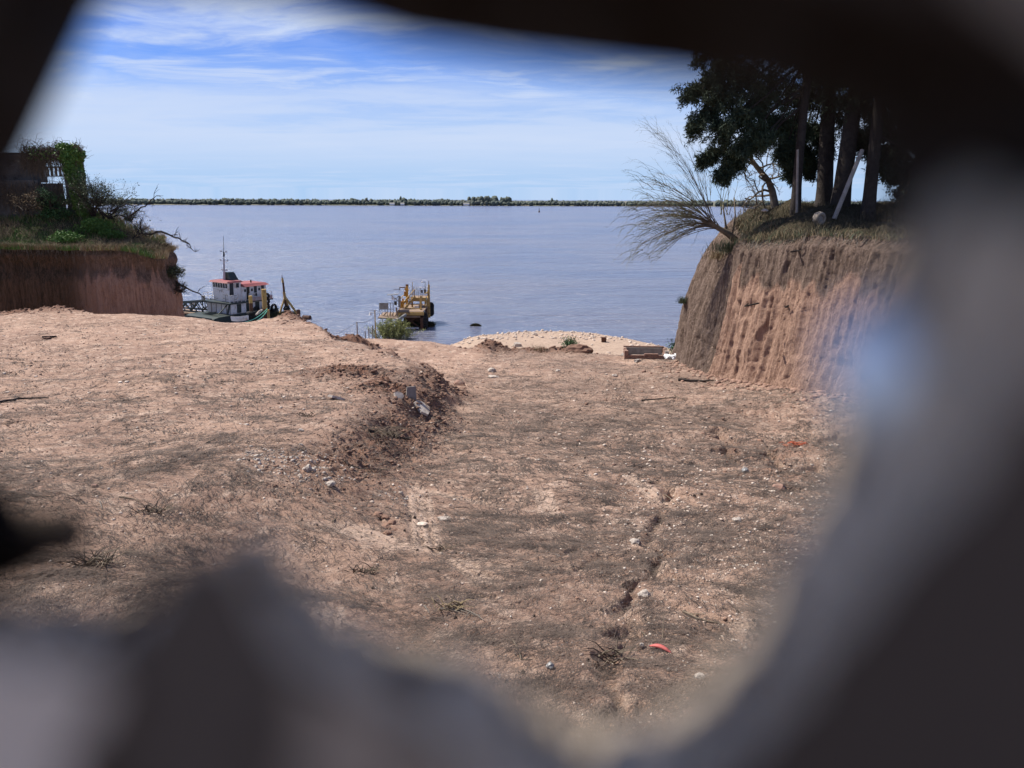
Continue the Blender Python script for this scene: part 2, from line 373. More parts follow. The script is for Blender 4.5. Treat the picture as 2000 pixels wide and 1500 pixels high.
def lay(x, y):
    x = np.asarray(x, float); y = np.asarray(y, float)
    wob = fbm(x*.5, y*.5, 5, 4)*.75
    b = XB(y)
    wid = np.interp(y, [0, 8, 15, 24, 34], [2.2, 1.9, 1.35, 1.1, .9])
    pl = 1-sst(x+wob*np.clip(y/20, .3, 1), b-wid*.6, b+wid)
    sandm = sst(x, -9.5, -3)*(1-sst(x, 13, 18))*sst(y, 36, 44)
    yy = y + 6*((x-3)/9)**2*sst(y, 45, 70)
    rp = RAMP(y)*(1-sandm) + SAND(yy)*sandm
    # left of the ramp the crest lies a little higher
    rp = rp - .66*(1-sst(x, -4.2, -.2))*np.exp(-((y-35.5)/3.2)**2)
    rp = rp - .35*sst(x, 5.0, 8.5)*np.exp(-((y-20)/9)**2)
    z = -(PLAT(y)*pl + rp*(1-pl))
    return z, pl, sandm*sst(y, 44, 54)
def zg(x, y, fine=True, full=False):
    x = np.asarray(x, float)+0.0*np.asarray(y, float); y = np.asarray(y, float)+0.0*x
    z, pl, sandm = lay(x, y)
    clod = np.zeros_like(z)
    for (mx, my, rx, ry, h, rg) in MOUNDS:
        q = ((x-mx)/rx)**2+((y-my)/ry)**2
        q = q*(1+.5*fbm(x*1.3, y*1.3, 31, 3))
        g = np.exp(-q)*h
        z = z+g; clod = np.maximum(clod, np.clip(np.exp(-q)*1.5*rg, 0, 1))
    # the broken bank between plateau and ramp
    edge = 4*pl*(1-pl)*sst(y, 7, 13)*(1-sst(y, 36, 40))
    clod = np.maximum(clod, np.clip(edge*.95, 0, 1)*.8)
    z = z + fbm(x*.32, y*.32, 3, 3)*.16*sst(y, 3, 9)
    if fine:
        rough = .35+2.6*clod
        z = z + fbm(x*1.4, y*1.4, 8, 4)*.06*rough; cr = fbm(x*2.1+.4*y, y*3.0, 18, 4, .6); z = z + .014*sst(cr, -.02, .05)*(.6+vn(x*.3, y*.3, 19))
        cl = np.abs(fbm(x*4.2, y*4.2, 21, 4, .6)); z = z + (.18-cl)*.24*np.clip(clod*1.1, 0, 1.0)
        z = z + fbm(x*9, y*9, 14, 3)*.019*(1-sandm*.5)
        # shrunken crust: shallow hollows with small steps
        st = fbm(x*.9, y*.9+.3*x, 77, 4); z = z - .035*sst(st, .10, .16)*sst(x, -.5, 2.0)*(1-sst(y, 20, 26))
        tm, tg = track_mask(x, y); z = z - tm*(.012+.022*tg)
        for (P, dp, wd) in RILLS_ARR:
            lo, hi = P.min(0)-wd*3, P.max(0)+wd*3
            k = (x > lo[0]) & (x < hi[0]) & (y > lo[1]) & (y < hi[1])
            if not np.any(k): continue
            xx, yy = x[k], y[k]
            wx = xx+fbm(xx*4, yy*4, 61, 3)*wd*1.3; wy = yy+fbm(xx*4+9, yy*4, 62, 3)*wd*1.6
            d = np.full(xx.shape, 9.0)
            for p0, p1 in zip(P, P[1:]):
                e = p1-p0; t = np.clip(((wx-p0[0])*e[0]+(wy-p0[1])*e[1])/(e@e), 0, 1)
                d = np.minimum(d, np.hypot(wx-p0[0]-e[0]*t, wy-p0[1]-e[1]*t))
            vary = .6+.7*vn(xx*2.2, yy*2.2, 64)
            z[k] = z[k] - dp*vary*(1-sst(d, wd*.25, wd*(.8+.5*vn(xx*5, yy*5, 66))))
    z = z + EYE
    return (z, pl, sandm, clod, edge) if full else z
RILLS_ARR = []
TRACKS = []
def track_mask(x, y):
    m = np.zeros_like(x); groove = np.zeros_like(x)
    for (p0, p1, hw) in TRACKS:
        e = p1-p0; L2 = e@e; L = L2**.5
        t = ((x-p0[0])*e[0]+(y-p0[1])*e[1])/L2; a = ((y-p0[1])*e[0]-(x-p0[0])*e[1])/L
        k = sst(t, -.03, .1)*(1-sst(t, .85, 1.05))*(1-sst(np.abs(a)+.03*fbm(x*6, y*6, 71, 2), hw*.8, hw*1.05))
        g = sst(np.sin(a*2*np.pi/(hw*.62)), .1, .6)*.75+.25*sst(np.sin(t*L*2*np.pi/.07+a*8), .3, .8)
        groove = np.where(k > m, g, groove); m = np.maximum(m, k)
    return m, groove
def pg(px, py, fine=False):
    """where the photo's ray through (px, py) meets the ground"""
    D = np.concatenate([np.arange(1.5, 20, .02), np.arange(20, 90, .06)])
    d = ray(px, py); X, Z = d.x*D, EYE+d.z*D
    g = zg(X, D, fine); k = np.argmax(g >= Z)
    if g[k] < Z[k]: k = len(D)-1
    return Vector((X[k], D[k], g[k]))
def mound(px, py, D, rxp, ry, h, rg=1.0):
    p = at(px, py, D); MOUNDS.append((p.x, D, rxp*D/1500, ry, h, rg))
mound(470, 628, 36.0, 75, 4.0, -.42, 0)
mound(573, 640, 35.0, 25, .9, .42)
mound(606, 650, 34.0, 34, .9, .25)
mound(684, 672, 31.8, 44, 1.0, .78)
mound(735, 690, 29.5, 36, .9, .62)
mound(650, 660, 33.0, 40, 1.0, .15)
mound(820, 735, 24.5, 50, .9, .42)
mound(870, 752, 23.0, 34, .7, .28)
mound(690, 770, 19.5, 70, .8, .22)
mound(760, 800, 17.5, 60, .8, .16)
mound(955, 688, 34.2, 26, .8, .45)
mound(990, 690, 34.4, 30, .7, .22)
mound(1040, 690, 34.6, 44, .7, .22)
mound(1110, 690, 34.8, 40, .7, .40)
mound(118, 612, 36.4, 44, .8, .52)
mound(30, 615, 36.2, 40, .8, .30)
mound(1440, 855, 14.4, 60, .6, .10, .25)
mound(1540, 900, 12.4, 70, .6, .13, .3)
mound(1560, 850, 14.6, 60, .6, .14, .3)
def rill(pts, depth, width):
    RILLS_ARR.append((np.array([tuple(pg(*p))[:2] for p in pts]), depth, width))
_rl = [([(1310, 945), (1270, 1040), (1295, 1090), (1240, 1140), (1225, 1230), (1190, 1300), (1215, 1420)], .085, .12),
       ([(1395, 836), (1430, 870), (1415, 890), (1440, 905)], .24, .2), ([(1500, 880), (1545, 922), (1610, 905)], .26, .2),
       ([(1560, 868), (1640, 850)], .2, .18), ([(1285, 940), (1325, 965)], .14, .12), ([(1450, 800), (1520, 815), (1600, 800)], .12, .16), ([(1100, 1120), (1160, 1085), (1200, 1090)], .06, .08),
       ([(1060, 960), (1075, 1010)], .018, .05), ([(820, 960), (850, 1075)], .02, .045), ([(790, 965), (830, 1080)], .015, .04), ([(660, 1020), (790, 1060)], .015, .04),
       ([(740, 1005), (770, 1040)], .05, .05), ([(1000, 1100), (1100, 1085), (1150, 1060)], .035, .06)]
for _a in _rl: rill(*_a)
for a_, c_, w_ in (((655, 1018), (800, 1068), 46), ((835, 1085), (815, 955), 40), ((1072, 1010), (1055, 950), 26), ((620, 1265), (640, 1180), 50), ((790, 945), (960, 985), 18), ((1300, 985), (1220, 925), 22), ((200, 815), (330, 800), 26), ((880, 1090), (960, 1140), 30)):
    p0, p1 = pg(*a_), pg(*c_); TRACKS.append((np.array([p0.x, p0.y]), np.array([p1.x, p1.y]), w_*(p0.y/1500)))

def build_ground():
    s_in = np.linspace(-.74, .74, 640); s_out = np.array([.78, .85, 1, 1.3, 1.8, 2.6])
    s = np.concatenate([-s_out[::-1], s_in, s_out])
    ys = [-8, -5, -3, -1.5, -.5, .2, .8, 1.3]; y = 1.6
    while y < 37: ys.append(y); y += max(.012, .0047*y)
    while y < 84: ys.append(y); y += .26
    ys += [86, 90, 95, 100, 110, 125, 160, 300, 900, 3000, 7000]
    ys = np.array(ys); w = np.clip(ys, 0, None)+2.2
    X = s[None, :]*w[:, None]; Y = np.repeat(ys[:, None], len(s), 1)
    z, pl, sandm, clod, edge = zg(X, np.minimum(Y, 129), True, True)
    z = np.where(Y > 125, EYE-18, z)
    n, m = X.shape
    V = np.stack([X, Y, z], -1).reshape(-1, 3)
    i = np.arange((n-1)*(m-1)); r, c = i//(m-1), i % (m-1); a = r*m+c
    F = np.stack([a, a+1, a+m+1, a+m], 1)
    o = fastmesh('ground', V, F, M['ground'], True)
    o['kind'] = 'structure'
    tm, tg = track_mask(X, Y); attr(o, 'track', tm*(1-.55*tg)); attr(o, 'litter', litter_density(X, Y)*(1-.85*tm)); attr(o, 'clod', np.clip(clod, 0, 1)); attr(o, 'sand', sandm)
    attr(o, 'gravel', np.clip(sst(X, 0, 3)*(1-sst(Y, 14, 20))*.35 + edge*.3, 0, 1))
    return o
GP = pg(545, 905)
def litter_density(x, y):
    d = .50 + .45*fbm(x*.42, y*.42+.13*x, 41, 4)
    d = d + .26*sst(x, -2.5, 1.0)*sst(y, 9, 17) - .20*(1-sst(x, -4.0, -1.0))*sst(y, 8, 12)*(1-.4*sst(y, 24, 32))
    d = d + .12*(1-sst(y, 5, 9))
    d = d*(1-sst(y, 35, 42)*.8)
    return np.clip(d, 0, 1)
build_ground()

# ------------------------------------------------------------------ river, far bank, far woods
def build_river():
    g = 8000.0
    o = mk('river_water', [(-g, 36, 0), (g, 36, 0), (g, 9000, 0), (-g, 9000, 0)], [(0, 1, 2, 3)], M['water']); o['kind'] = 'structure'
    xs = np.linspace(-3200, 3200, 240); rows = []
    for dy, z in ((0, -1.5), (6, .6), (14, 1.3), (400, 1.6), (3000, 2.0)):
        rows.append(np.stack([xs, 1495+dy+20*vn(xs*.012, xs*0, 5)*(dy < 20)+10*vn(xs*.05, xs*0, 6)*(dy < 20), np.full_like(xs, z)], 1))
    V = np.concatenate(rows); m = len(xs); F = []
    for r in range(4):
        for c in range(m-1): a = r*m+c; F.append((a, a+1, a+m+1, a+m))
    o = fastmesh('far_bank', V, np.array(F), M['farland']); o['kind'] = 'structure'
    b0v, b0f = np.array(ICO[1][0]), np.array(ICO[1][1])
    VV, FF, off = [], [], 0
    def tree(x, y, h, w):
        nonlocal off
        k = len(b0v); jj = 1+RNG.uniform(-.28, .28, (k, 1))
        v = b0v*jj*np.array([w, w, h*.52])+np.array([x, y, 1.0+h*.48])
        VV.append(v); FF.append(b0f+off); off += k
    for x in np.arange(-1400, 1400, 3.0):
        base = 8.6+2.0*vn(x*.011, 0*x, 3)+1.6*vn(x*.05, 0*x, 4)
        if -20 < x < 360: base *= .86
        tree(x+RNG.uniform(-3, 3), 1512+RNG.uniform(0, 18), base*RNG.uniform(.55, .9), RNG.uniform(2.2, 4.6))
        tree(x+RNG.uniform(-3, 3), 1545+RNG.uniform(0, 60), base*RNG.uniform(.92, 1.1), RNG.uniform(2.6, 5.5))
    for px in list(range(918, 994, 5))+[783, 790, 802, 690, 716, 1078]:      # taller clump on the far side
        p = at(px+RNG.uniform(-2, 2), 400, 1560); tree(p.x, 1560, RNG.uniform(14.5, 18) if px < 994 and px > 900 else RNG.uniform(12.5, 16), RNG.uniform(2.5, 6.5))
    o = fastmesh('far_woods', np.concatenate(VV), np.concatenate(FF), M['farwood'], True)
    tag(o, 'low dark band of riverside woods along the far bank', 'woods', kind='stuff')
    for px, w, lab in ((766, 9, 'tiny white house under tall trees on the far bank'), (911, 11, 'long low white house below the tallest far trees'), (786, 7, 'smallest pale house on the far bank, between two others')):
        p = at(px, 400, 1506); e = empty('far_house', (p.x, 1506, .9))
        b = MB(); b.box((0, 0, 1.5), (w, 5, 3)); b.build('wall', M['white'], e)
        b = MB(); b.add([(-w/2-.4, -3, 3), (w/2+.4, -3, 3), (w/2+.4, 3, 3), (-w/2-.4, 3, 3), (-w/2-.4, 0, 4.6), (w/2+.4, 0, 4.6)], [(0, 1, 5, 4), (2, 3, 4, 5), (0, 4, 3), (1, 2, 5), (3, 2, 1, 0)]); b.build('roof', M['steel'], e)
        tag(e, lab, 'house', 'houses on the far bank')
    p = at(1053, 413, 820); e = empty('channel_buoy', (p.x, 820, 0))
    b = MB(); b.tube([(0, 0, -.4), (0, 0, .9)], [1.1, 1.0], 10); b.build('float', M['rust'], e)
    b = MB(); b.tube([(0, 0, .9), (0, 0, 4.2)], [.55, .12], 6); b.ring((0, 0, 4.4), .3, .15); b.build('marker', M['rust'], e)
    tag(e, 'small dark channel buoy far out on the river', 'buoy')
build_river()

# ------------------------------------------------------------------ earth cliffs
def resample(P, spacing):
    out = []
    n = len(P)
    def cr(p0, p1, p2, p3, t):
        return .5*((2*p1)+(-p0+p2)*t+(2*p0-5*p1+4*p2-p3)*t*t+(-p0+3*p1-3*p2+p3)*t**3)
    for i in range(n):
        a, b = np.array(P[i]), np.array(P[(i+1) % n]); k = max(2, int(np.linalg.norm(b[:2]-a[:2])/spacing[i]))
        p0, p3 = np.array(P[i-1]), np.array(P[(i+2) % n])
        for j in range(k): out.append(cr(p0, a, b, p3, j/k))
    return np.array(out)
def cliff(name, P, sp, ztop, M_=56, seed=1, undercut=.0, topsoil=None, mossf=None, amp=.2, capamp=.25, talus=.5, centre=None):
    """P: footprint points (x, y, top inset); ztop(x, y) gives the height of the top"""
    Q = resample(P, sp); x, y, ins = Q[:, 0], Q[:, 1], Q[:, 2]; n = len(x)
    tx, ty = np.roll(x, -1)-np.roll(x, 1), np.roll(y, -1)-np.roll(y, 1); L = np.hypot(tx, ty)+1e-9
    k = 15; ker = np.ones(k)/k
    nx, ny = ty/L, -tx/L      # outward for counter-clockwise footprints
    sm = lambda a: np.convolve(np.concatenate([a[-k:], a, a[:k]]), ker, 'same')[k:-k]
    nx, ny = sm(nx), sm(ny)
    s = np.concatenate([[0], np.cumsum(np.hypot(np.diff(x), np.diff(y)))])
    zb = zg(x, y, False)-.7
    V, TS, MS, TF = [], [], [], []
    c = np.array(centre if centre else (x.mean(), y.mean()))
    for r in range(M_+1):
        t = r/M_
        inset = ins*np.power(t, np.where(ins > 1.0, 1.2+1.7*np.clip((ins-1.0)/.6, 0, 1), 1.2)) + undercut*np.exp(-((t-.84)/.09)**2) - talus*np.exp(-t/.085)*(.6+.8*vn(s*.9, s*0, seed+5)) + .30*sst(t, .93, 1.0)
        zt = ztop(x-nx*ins, y-ny*ins)
        z = zb+(zt-zb)*t
        d = amp*(fbm(s*.55, z*.18, seed, 3)*1.0 + fbm(s*3.6, z*.12, seed+3, 4)*.75 + fbm(s*13, z*.34, seed+7, 3)*.42 + fbm(s*6, z*4, seed+8, 4, .7)*.30)
        ledge = -.03*sst(fbm(s*3.2, z*2.4, seed+9, 4, .65), .28, .4) - .05*np.exp(-((z-zb-(zt-zb)*(.30+.05*fbm(s*.9, s*0, seed+41, 3)))/.05)**2)*sst(vn(s*1.3, s*0, seed+42), .45, .6)
        blk = fbm(s*.8+3, z*.5, seed+31, 3); d = d + amp*.5*sst(blk, .05, .25)
        d = (d+ledge)*sst(t, .0, .08)
        px, py = x-nx*(inset-d), y-ny*(inset-d)
        if r == M_: z = z + .12*fbm(s*1.5, s*0, seed+11, 3)
        V.append(np.stack([px, py, z], 1))
        TS.append(topsoil(x, y, t, s) if topsoil else 0*x); MS.append(mossf(x, y, t, s) if mossf else 0*x); TF.append(0*x+float(sst(t, .985, 1.0)))
    top = V[-1]
    caps = (.985, .96, .925, .88, .82, .75, .66, .55, .42, .28, .12)
    for f in caps:
        px, py = c[0]+(top[:, 0]-c[0])*f, c[1]+(top[:, 1]-c[1])*f
        z = ztop(px, py)+capamp*fbm(px*1.1, py*1.1, seed+20, 4)*min(1, (1-f)*14)
        V.append(np.stack([px, py, z], 1)); TS.append(0*x+1); MS.append(0*x); TF.append(0*x+1)
    rows = len(V); VV = np.concatenate(V)
    r, cc = np.meshgrid(np.arange(rows-1), np.arange(n), indexing='ij'); r = r.ravel(); cc = cc.ravel(); c2 = (cc+1) % n
    F = np.stack([r*n+cc, r*n+c2, (r+1)*n+c2, (r+1)*n+cc], 1)
    o = fastmesh(name, VV, F, M['cliff'], True); o['kind'] = 'structure'
    attr(o, 'topsoil', np.concatenate(TS)); attr(o, 'moss', np.concatenate(MS)); attr(o, 'turf', np.concatenate(TF))
    return top
# right-hand cliff: the lit cut face looks at the ramp, its river end is a slump of dark soil
def ztop_r(x, y):
    return EYE - .98 - .55*(1-sst(x, 7.4, 9.0)) + .62*sst(x, 8.2, 10.2)*sst(y, 24.0, 27.0) + .10*fbm(x*.8, y*.8, 9, 3)
PR = [(7.25, 33.2, 2.0), (6.95, 31, 1.8), (6.95, 29, 1.35), (7.10, 26.6, .75), (7.65, 24.5, .72), (8.3, 22.3, .8), (9.5, 19, .9), (11.5, 15.5, .9), (16, 11, 1), (30, 8, 1), (46, 14, 1), (46, 40, 1), (24, 42, 1), (12, 38, 2), (8.6, 35.5, 2.2)]
TOP_R = cliff('earth_cliff', PR[::1], [.09, .07, .055, .045, .045, .05, .08, .2, .6, 1, 1, 1, .6, .3, .15], ztop_r, 84, 3,
              topsoil=lambda x, y, t, s: np.clip(sst(y, 26.55, 27.0)*.95 + 1.15*sst(t+.14*fbm(s*1.6, s*0, 4, 4), .60, .92), 0, 1), amp=.17, capamp=.5, centre=(20, 24))
def ztop_l(x, y):
    back = sst(y, 41.6, 45.5); side = 1-sst(x, -25.0, -20.6)
    return EYE - 2.62 + 1.75*back*(.10+.90*side) - .45*(1-sst(-x, 18.6, 20.8)) + .12*fbm(x*.7, y*.7, 29, 3)
PL = [(-18.75, 43.2, .30), (-19.2, 41.9, .35), (-21.2, 41.2, .2), (-24, 40.8, .2), (-27, 40.6, .2), (-31, 40.4, .2), (-46, 40, .5), (-46, 60, .5), (-36, 57, 1), (-26, 49.5, .8), (-19.6, 45.4, .5)]
TOP_L = cliff('overgrown_earth_cliff', PL[::-1], [.15, .6, 1, 1, 1, .09, .06, .06, .06, .06, .06], ztop_l, 60, 13, undercut=.30,
              topsoil=lambda x, y, t, s: np.clip(1.0*sst(t+.16*fbm(s*2.6, s*0, 4, 4), .55, .95), 0, 1),
              mossf=lambda x, y, t, s: np.clip((1-sst(x, -25.5, -20.2))*.8+.12, 0, 1), amp=.17, talus=.35, centre=(-32, 47))


# ------------------------------------------------------------------ fast scatter of small meshes (stuff)
def strips(P, A, L, Wd, bend, lift, rise=0.0):
    """flat bent strips of three points each: P (n,3) middles, A angles, L lengths, Wd widths"""
    n = len(P); dx, dy = np.cos(A), np.sin(A)
    pts = []
    for k, t in enumerate((-.5, 0.0, .5)):
        off = bend*(0 if k == 1 else 1)
        cx = P[:, 0]+dx*L*t-dy*off; cy = P[:, 1]+dy*L*t+dx*off
        cz = P[:, 2]+lift+(rise*t if k != 1 else 0)
        for sgn in (-1, 1):
            pts.append(np.stack([cx-dy*Wd*.5*sgn*(1 if k == 1 else .6), cy+dx*Wd*.5*sgn*(1 if k == 1 else .6), cz], 1))
    V = np.stack(pts, 1).reshape(-1, 3)
    o = (np.arange(n)*6)[:, None]
    F = np.concatenate([o+np.array([0, 1, 3, 2]), o+np.array([2, 3, 5, 4])])
    return V, F
def ground_points(n, dmin, dmax, power=1.0, dens=None, xr=(-.72, .66)):
    out = []
    while sum(len(a) for a in out) < n:
        y = dmin*(dmax/dmin)**(RNG.random(n*2)**power); x = RNG.uniform(*xr, n*2)*(y+.4)
        if dens is not None:
            k = RNG.random(n*2) < dens(x, y); x, y = x[k], y[k]
        out.append(np.stack([x, y], 1))
    return np.concatenate(out)[:n]
def build_litter():
    def dens(x, y):
        d = litter_density(x, y); w = fbm(x*.5, y*.5, 93, 2)*1.3
        st = fbm((x+w)*1.9+.5*y, (y-.45*x+w)*2.9, 91, 4, .7); st2 = fbm((x-w)*5.0, (y+.35*x)*8.0, 92, 3, .65)
        c = np.clip(st*1.25+st2*1.6+.36+.5*(d-.4), 0, 1)
        return np.clip((d*.9+.12)*c*c*1.5+.035, 0, 1)*(1-.85*track_mask(x, y)[0])
    C = ground_points(12500, 2.6, 37, .86, dens); K = 11
    fl = 2.6*fbm(C[:, 0]*.55, C[:, 1]*.55, 95, 3) + .15 + RNG.normal(0, .45, len(C))
    sc = np.clip(C[:, 1]/9, .7, 1.25); m = len(C)*K
    fl, sc2 = np.repeat(fl, K), np.repeat(sc, K); A = fl+RNG.normal(0, .33, m)
    along, across = RNG.normal(0, .19, m)*sc2, RNG.normal(0, .062, m)*sc2
    P = np.repeat(C, K, 0)+np.stack([np.cos(fl)*along-np.sin(fl)*across, np.sin(fl)*along+np.cos(fl)*across], 1)
    S = ground_points(60000, 2.6, 37, .85, lambda x, y: .25+.75*dens(x, y))
    xy = np.concatenate([P, S]); A = np.concatenate([A, 2.6*fbm(S[:, 0]*.55, S[:, 1]*.55, 95, 3)+RNG.normal(0, .8, len(S))]); n = len(xy)
    z = zg(xy[:, 0], xy[:, 1])
    L = RNG.uniform(.07, .26, n)*np.clip(xy[:, 1]/9, .75, 1.2)
    Wd = RNG.uniform(.003, .0056, n)*np.clip(xy[:, 1]/6, .75, 2.4)
    V, F = strips(np.column_stack([xy, z]), A, L, Wd, RNG.normal(0, .022, n), RNG.uniform(.004, .02, n), RNG.normal(0, .02, n))
    o = fastmesh('needle_litter', V, F, M['litter']); tag(o, 'dead brown pine needles strewn over the bare earth', 'pine needles', kind='stuff')
build_litter()
def build_pebbles(name, xy, size, mat_, label, cat, flat=.6, lv=0, sink=.25):
    v0, f0 = np.array(ICO[lv][0]), np.array(ICO[lv][1]); n = len(xy); k = len(v0)
    z = zg(xy[:, 0], xy[:, 1])
    sc = size[:, None, None]*(1+RNG.uniform(-.42, .42, (n, k, 1)))*np.stack([RNG.uniform(.7, 1.4, n), RNG.uniform(.7, 1.3, n), RNG.uniform(flat*.6, flat*1.3, n)], 1)[:, None, :]
    V = v0[None]*sc; a = RNG.uniform(0, 6.28, n); ca, sa = np.cos(a)[:, None], np.sin(a)[:, None]
    V = np.stack([V[..., 0]*ca-V[..., 1]*sa, V[..., 0]*sa+V[..., 1]*ca, V[..., 2]], -1)
    V += np.column_stack([xy, z+size*flat*sink])[:, None, :]
    F = (f0[None]+(np.arange(n)*k)[:, None, None]).reshape(-1, 3)
    o = fastmesh(name, V.reshape(-1, 3), F, mat_); tag(o, label, cat, kind='stuff')
    return o
def clod_dens(x, y):
    _, _, _, c, e = zg(x, y, False, True); return np.clip(c*1.0, 0, 1)*(y > 9)
M['clod'] = mat('clod_earth', (.27, .16, .11), (.17, .098, .07), 2.2, .95, coords='Position', bump=.02, bscale=25)
xy = ground_points(9000, 9, 37, .7, clod_dens); build_pebbles('clods', xy, (RNG.random(len(xy))**3*.055+.008)*np.clip(xy[:, 1]/18, .6, 1.5), M['clod'], 'loose reddish clods of earth on the broken banks', 'clods', .6, 0, .05)
xy = ground_points(12000, 2.8, 34, .9, lambda x, y: .10+.90*sst(x, .2, 2.4)*(1-sst(y, 8, 19)))
build_pebbles('pebbles', xy, (.004+.016*RNG.random(len(xy))**3)*np.clip(xy[:, 1]/7, .8, 2.6), M['pebble'], 'small pale pebbles scattered over the bare earth', 'pebbles')
xy = ground_points(26000, 2.7, 34, .95); build_pebbles('grit', xy, (.003+.011*RNG.random(len(xy))**2.5)*np.clip(xy[:, 1]/7, .8, 2.8), mat('dark_grit', (.13, .088, .066), (.30, .20, .148), 14, .95, coords='Position'), 'fine dark grit and bark scraps over the bare earth', 'grit', .6, 0, .2)
xy = ground_points(2600, 2.7, 30, .9, lambda x, y: .15+.85*sst(x, -.5, 2.4)); build_pebbles('crumbs', xy, (.006+.022*RNG.random(len(xy))**3)*np.clip(xy[:, 1]/9, .8, 2.2), M['clod'], 'small crumbs of dried earth on the slope', 'crumbs', .6, 0, .1)
g = GP; n = 640; kk = RNG.integers(0, 9, n); cx, cy = RNG.normal(0, .62, 9), RNG.normal(0, .6, 9)
xy = np.column_stack([g.x+cx[kk]+RNG.normal(0, .26, n), g.y+cy[kk]+.25*cx[kk]+RNG.normal(0, .2, n)])
build_pebbles('gravel_patch', xy, .007+RNG.random(n)**2.5*.03, mat('rubble_stone', (.47, .41, .355), (.32, .265, .225), 6, .9, coords='Position', c3=(.2, .145, .11), s3=25), 'patch of grey white rubble spilled on the foot of the bank', 'gravel', .75, 0, -.1)
xy = np.column_stack([RNG.normal(0, 6, 900)+3, RNG.normal(0, 3.0, 900)+74.2]); xy[:, 1] -= 6*((xy[:, 0]-3)/9)**2*.9
build_pebbles('shore_rubble', xy, (.03+.16*RNG.random(900)**3), M['pebble'], 'rubble along the edge of the sand bank by the water', 'rubble', .7)

# ------------------------------------------------------------------ single stones, sticks, cones and scraps on the ground
def rock_mesh(name, seed, lv=1, jit=.22):
    b = MB(); b.blob((0, 0, 0), (1, 1, 1), seed, jit, lv)
    me = bpy.data.meshes.new(name); me.from_pydata(b.v, [], b.f); me.update(); return me
ROCKS = [rock_mesh('rock', k) for k in range(5)]
def rock(px, py, wpx, hpx, label, matk='stone', group=None, name='stone', cat='stone', yaw=None, fy=.8):
    p = pg(px, py, True); m = p.y/1500/.97
    o = bpy.data.objects.new(name, ROCKS[random.randrange(5)].copy()); COL.objects.link(o); o.data.materials.append(M[matk])
    o.location = (p.x, p.y, p.z+hpx*m*.12); o.scale = (wpx*m*.55, wpx*m*.55*fy, hpx*m*.55); o.rotation_euler = (random.uniform(-.2, .2), random.uniform(-.2, .2), random.uniform(0, 6.3) if yaw is None else yaw)
    tag(o, label, cat, group); return o
def slab(px, py, wpx, dpx, th, tilt, yaw, label, matk='stone', name='concrete_slab', cat='slab'):
    p = pg(px, py, True); m = p.y/1500/.97; w, d = wpx*m/2, dpx*m/2
    rr = random.Random(px); outline = [(-w, -d*.4), (-w*.5, -d), (w*.35, -d*.8), (w, -d*.2), (w*.8, d*.6), (w*.1, d), (-w*.7, d*.7)]
    outline = [(x*rr.uniform(.85, 1.1), y*rr.uniform(.85, 1.1)) for x, y in outline]; k = len(outline)
    b = MB(); b.add([(x, y, 0) for x, y in outline]+[(x*.93, y*.93, th) for x, y in outline], [tuple(range(k-1, -1, -1)), tuple(range(k, 2*k))]+[(i, (i+1) % k, k+(i+1) % k, k+i) for i in range(k)])
    q_ = lambda dx, dy: float(zg(np.array(p.x+dx), np.array(p.y+dy)))
    gx, gy = (q_(w, 0)-q_(-w, 0))/(2*w), (q_(0, d)-q_(0, -d))/(2*d); zm = (q_(w*.6, 0)+q_(-w*.6, 0)+q_(0, d*.6)+q_(0, -d*.6))/4
    nz = Vector((-gx, -gy, 1)).normalized(); mm = nz.to_track_quat('Z', 'Y').to_matrix().to_4x4() @ Matrix.Rotation(yaw, 4, 'Z') @ Matrix.Rotation(tilt[0]*.35, 4, 'X') @ Matrix.Rotation(tilt[1]*.35, 4, 'Y')
    o = b.build(name, M[matk], loc=(p.x, p.y, zm+.012)); o.rotation_euler = mm.to_euler(); tag(o, label, cat); return o
slab(657, 780, 22, 34, .05, (R(38), R(20), 0), R(-35), 'white flat slab leaning on the slope above the grey rubble')
slab(824, 797, 42, 46, .05, (R(6), R(-4), 0), R(-12), 'pale concrete slab lying flat at the foot of the bank')
slab(778, 772, 26, 20, .04, (R(24), R(-4), 0), R(-15), 'narrow pale slab half buried in the bank')
b = pg(803, 778, True); o = MB().hexa([(-.13, -.03, -.1), (.13, -.03, -.1), (.13, .03, -.1), (-.13, .03, -.1)], [(-.11, -.02, .24), (.09, -.02, .27), (.09, .03, .27), (-.11, .03, .24)]).build('concrete_chunk', M['cement'], loc=b); o.rotation_euler = (R(-8), R(6), R(20)); tag(o, 'upright grey concrete chunk stuck in the bank beside the flat slab', 'concrete')
rock(960, 726, 16, 11, 'white pointed stone on the ramp below the far earth heap')
rock(964, 738, 20, 7, 'flat pale stone just in front of the white pointed stone')
rock(1258, 1164, 26, 18, 'large pale stone in the rill near the bottom of the slope')
rock(1253, 1262, 11, 10, 'round white stone beside the red plastic shard')
rock(1305, 1310, 8, 9, 'small white round stone below the red plastic shard')
rock(1366, 1324, 26, 13, 'oval grey stone half hidden by the wall edge')
rock(1074, 1306, 17, 14, 'dark blue grey stone by itself on the lower slope', 'steel')
rock(1240, 1060, 22, 12, 'flat whitish stone lying above the rill fork')
rock(1440, 1018, 20, 11, 'pale lump of stone on the stony right slope')
rock(1520, 955, 26, 13, 'reddish stone lump below the broken crust', 'brick')
rock(1456, 922, 16, 13, 'dark grey stone in a hollow of the broken crust', 'steel')
rock(602, 920, 16, 20, 'upright pale stone at the edge of the grey rubble')
rock(588, 842, 11, 7, 'small white stone above the grey rubble patch')
rock(645, 948, 20, 9, 'pale stone near the thin branch below the rubble')
rock(612, 922, 12, 10, 'angular pale stone beside the upright stone')
rock(870, 1015, 30, 8, 'flat whitish stone between the tyre tracks')
rock(825, 1025, 22, 6, 'thin whitish flake of stone left of the flat stone', 'pebble')
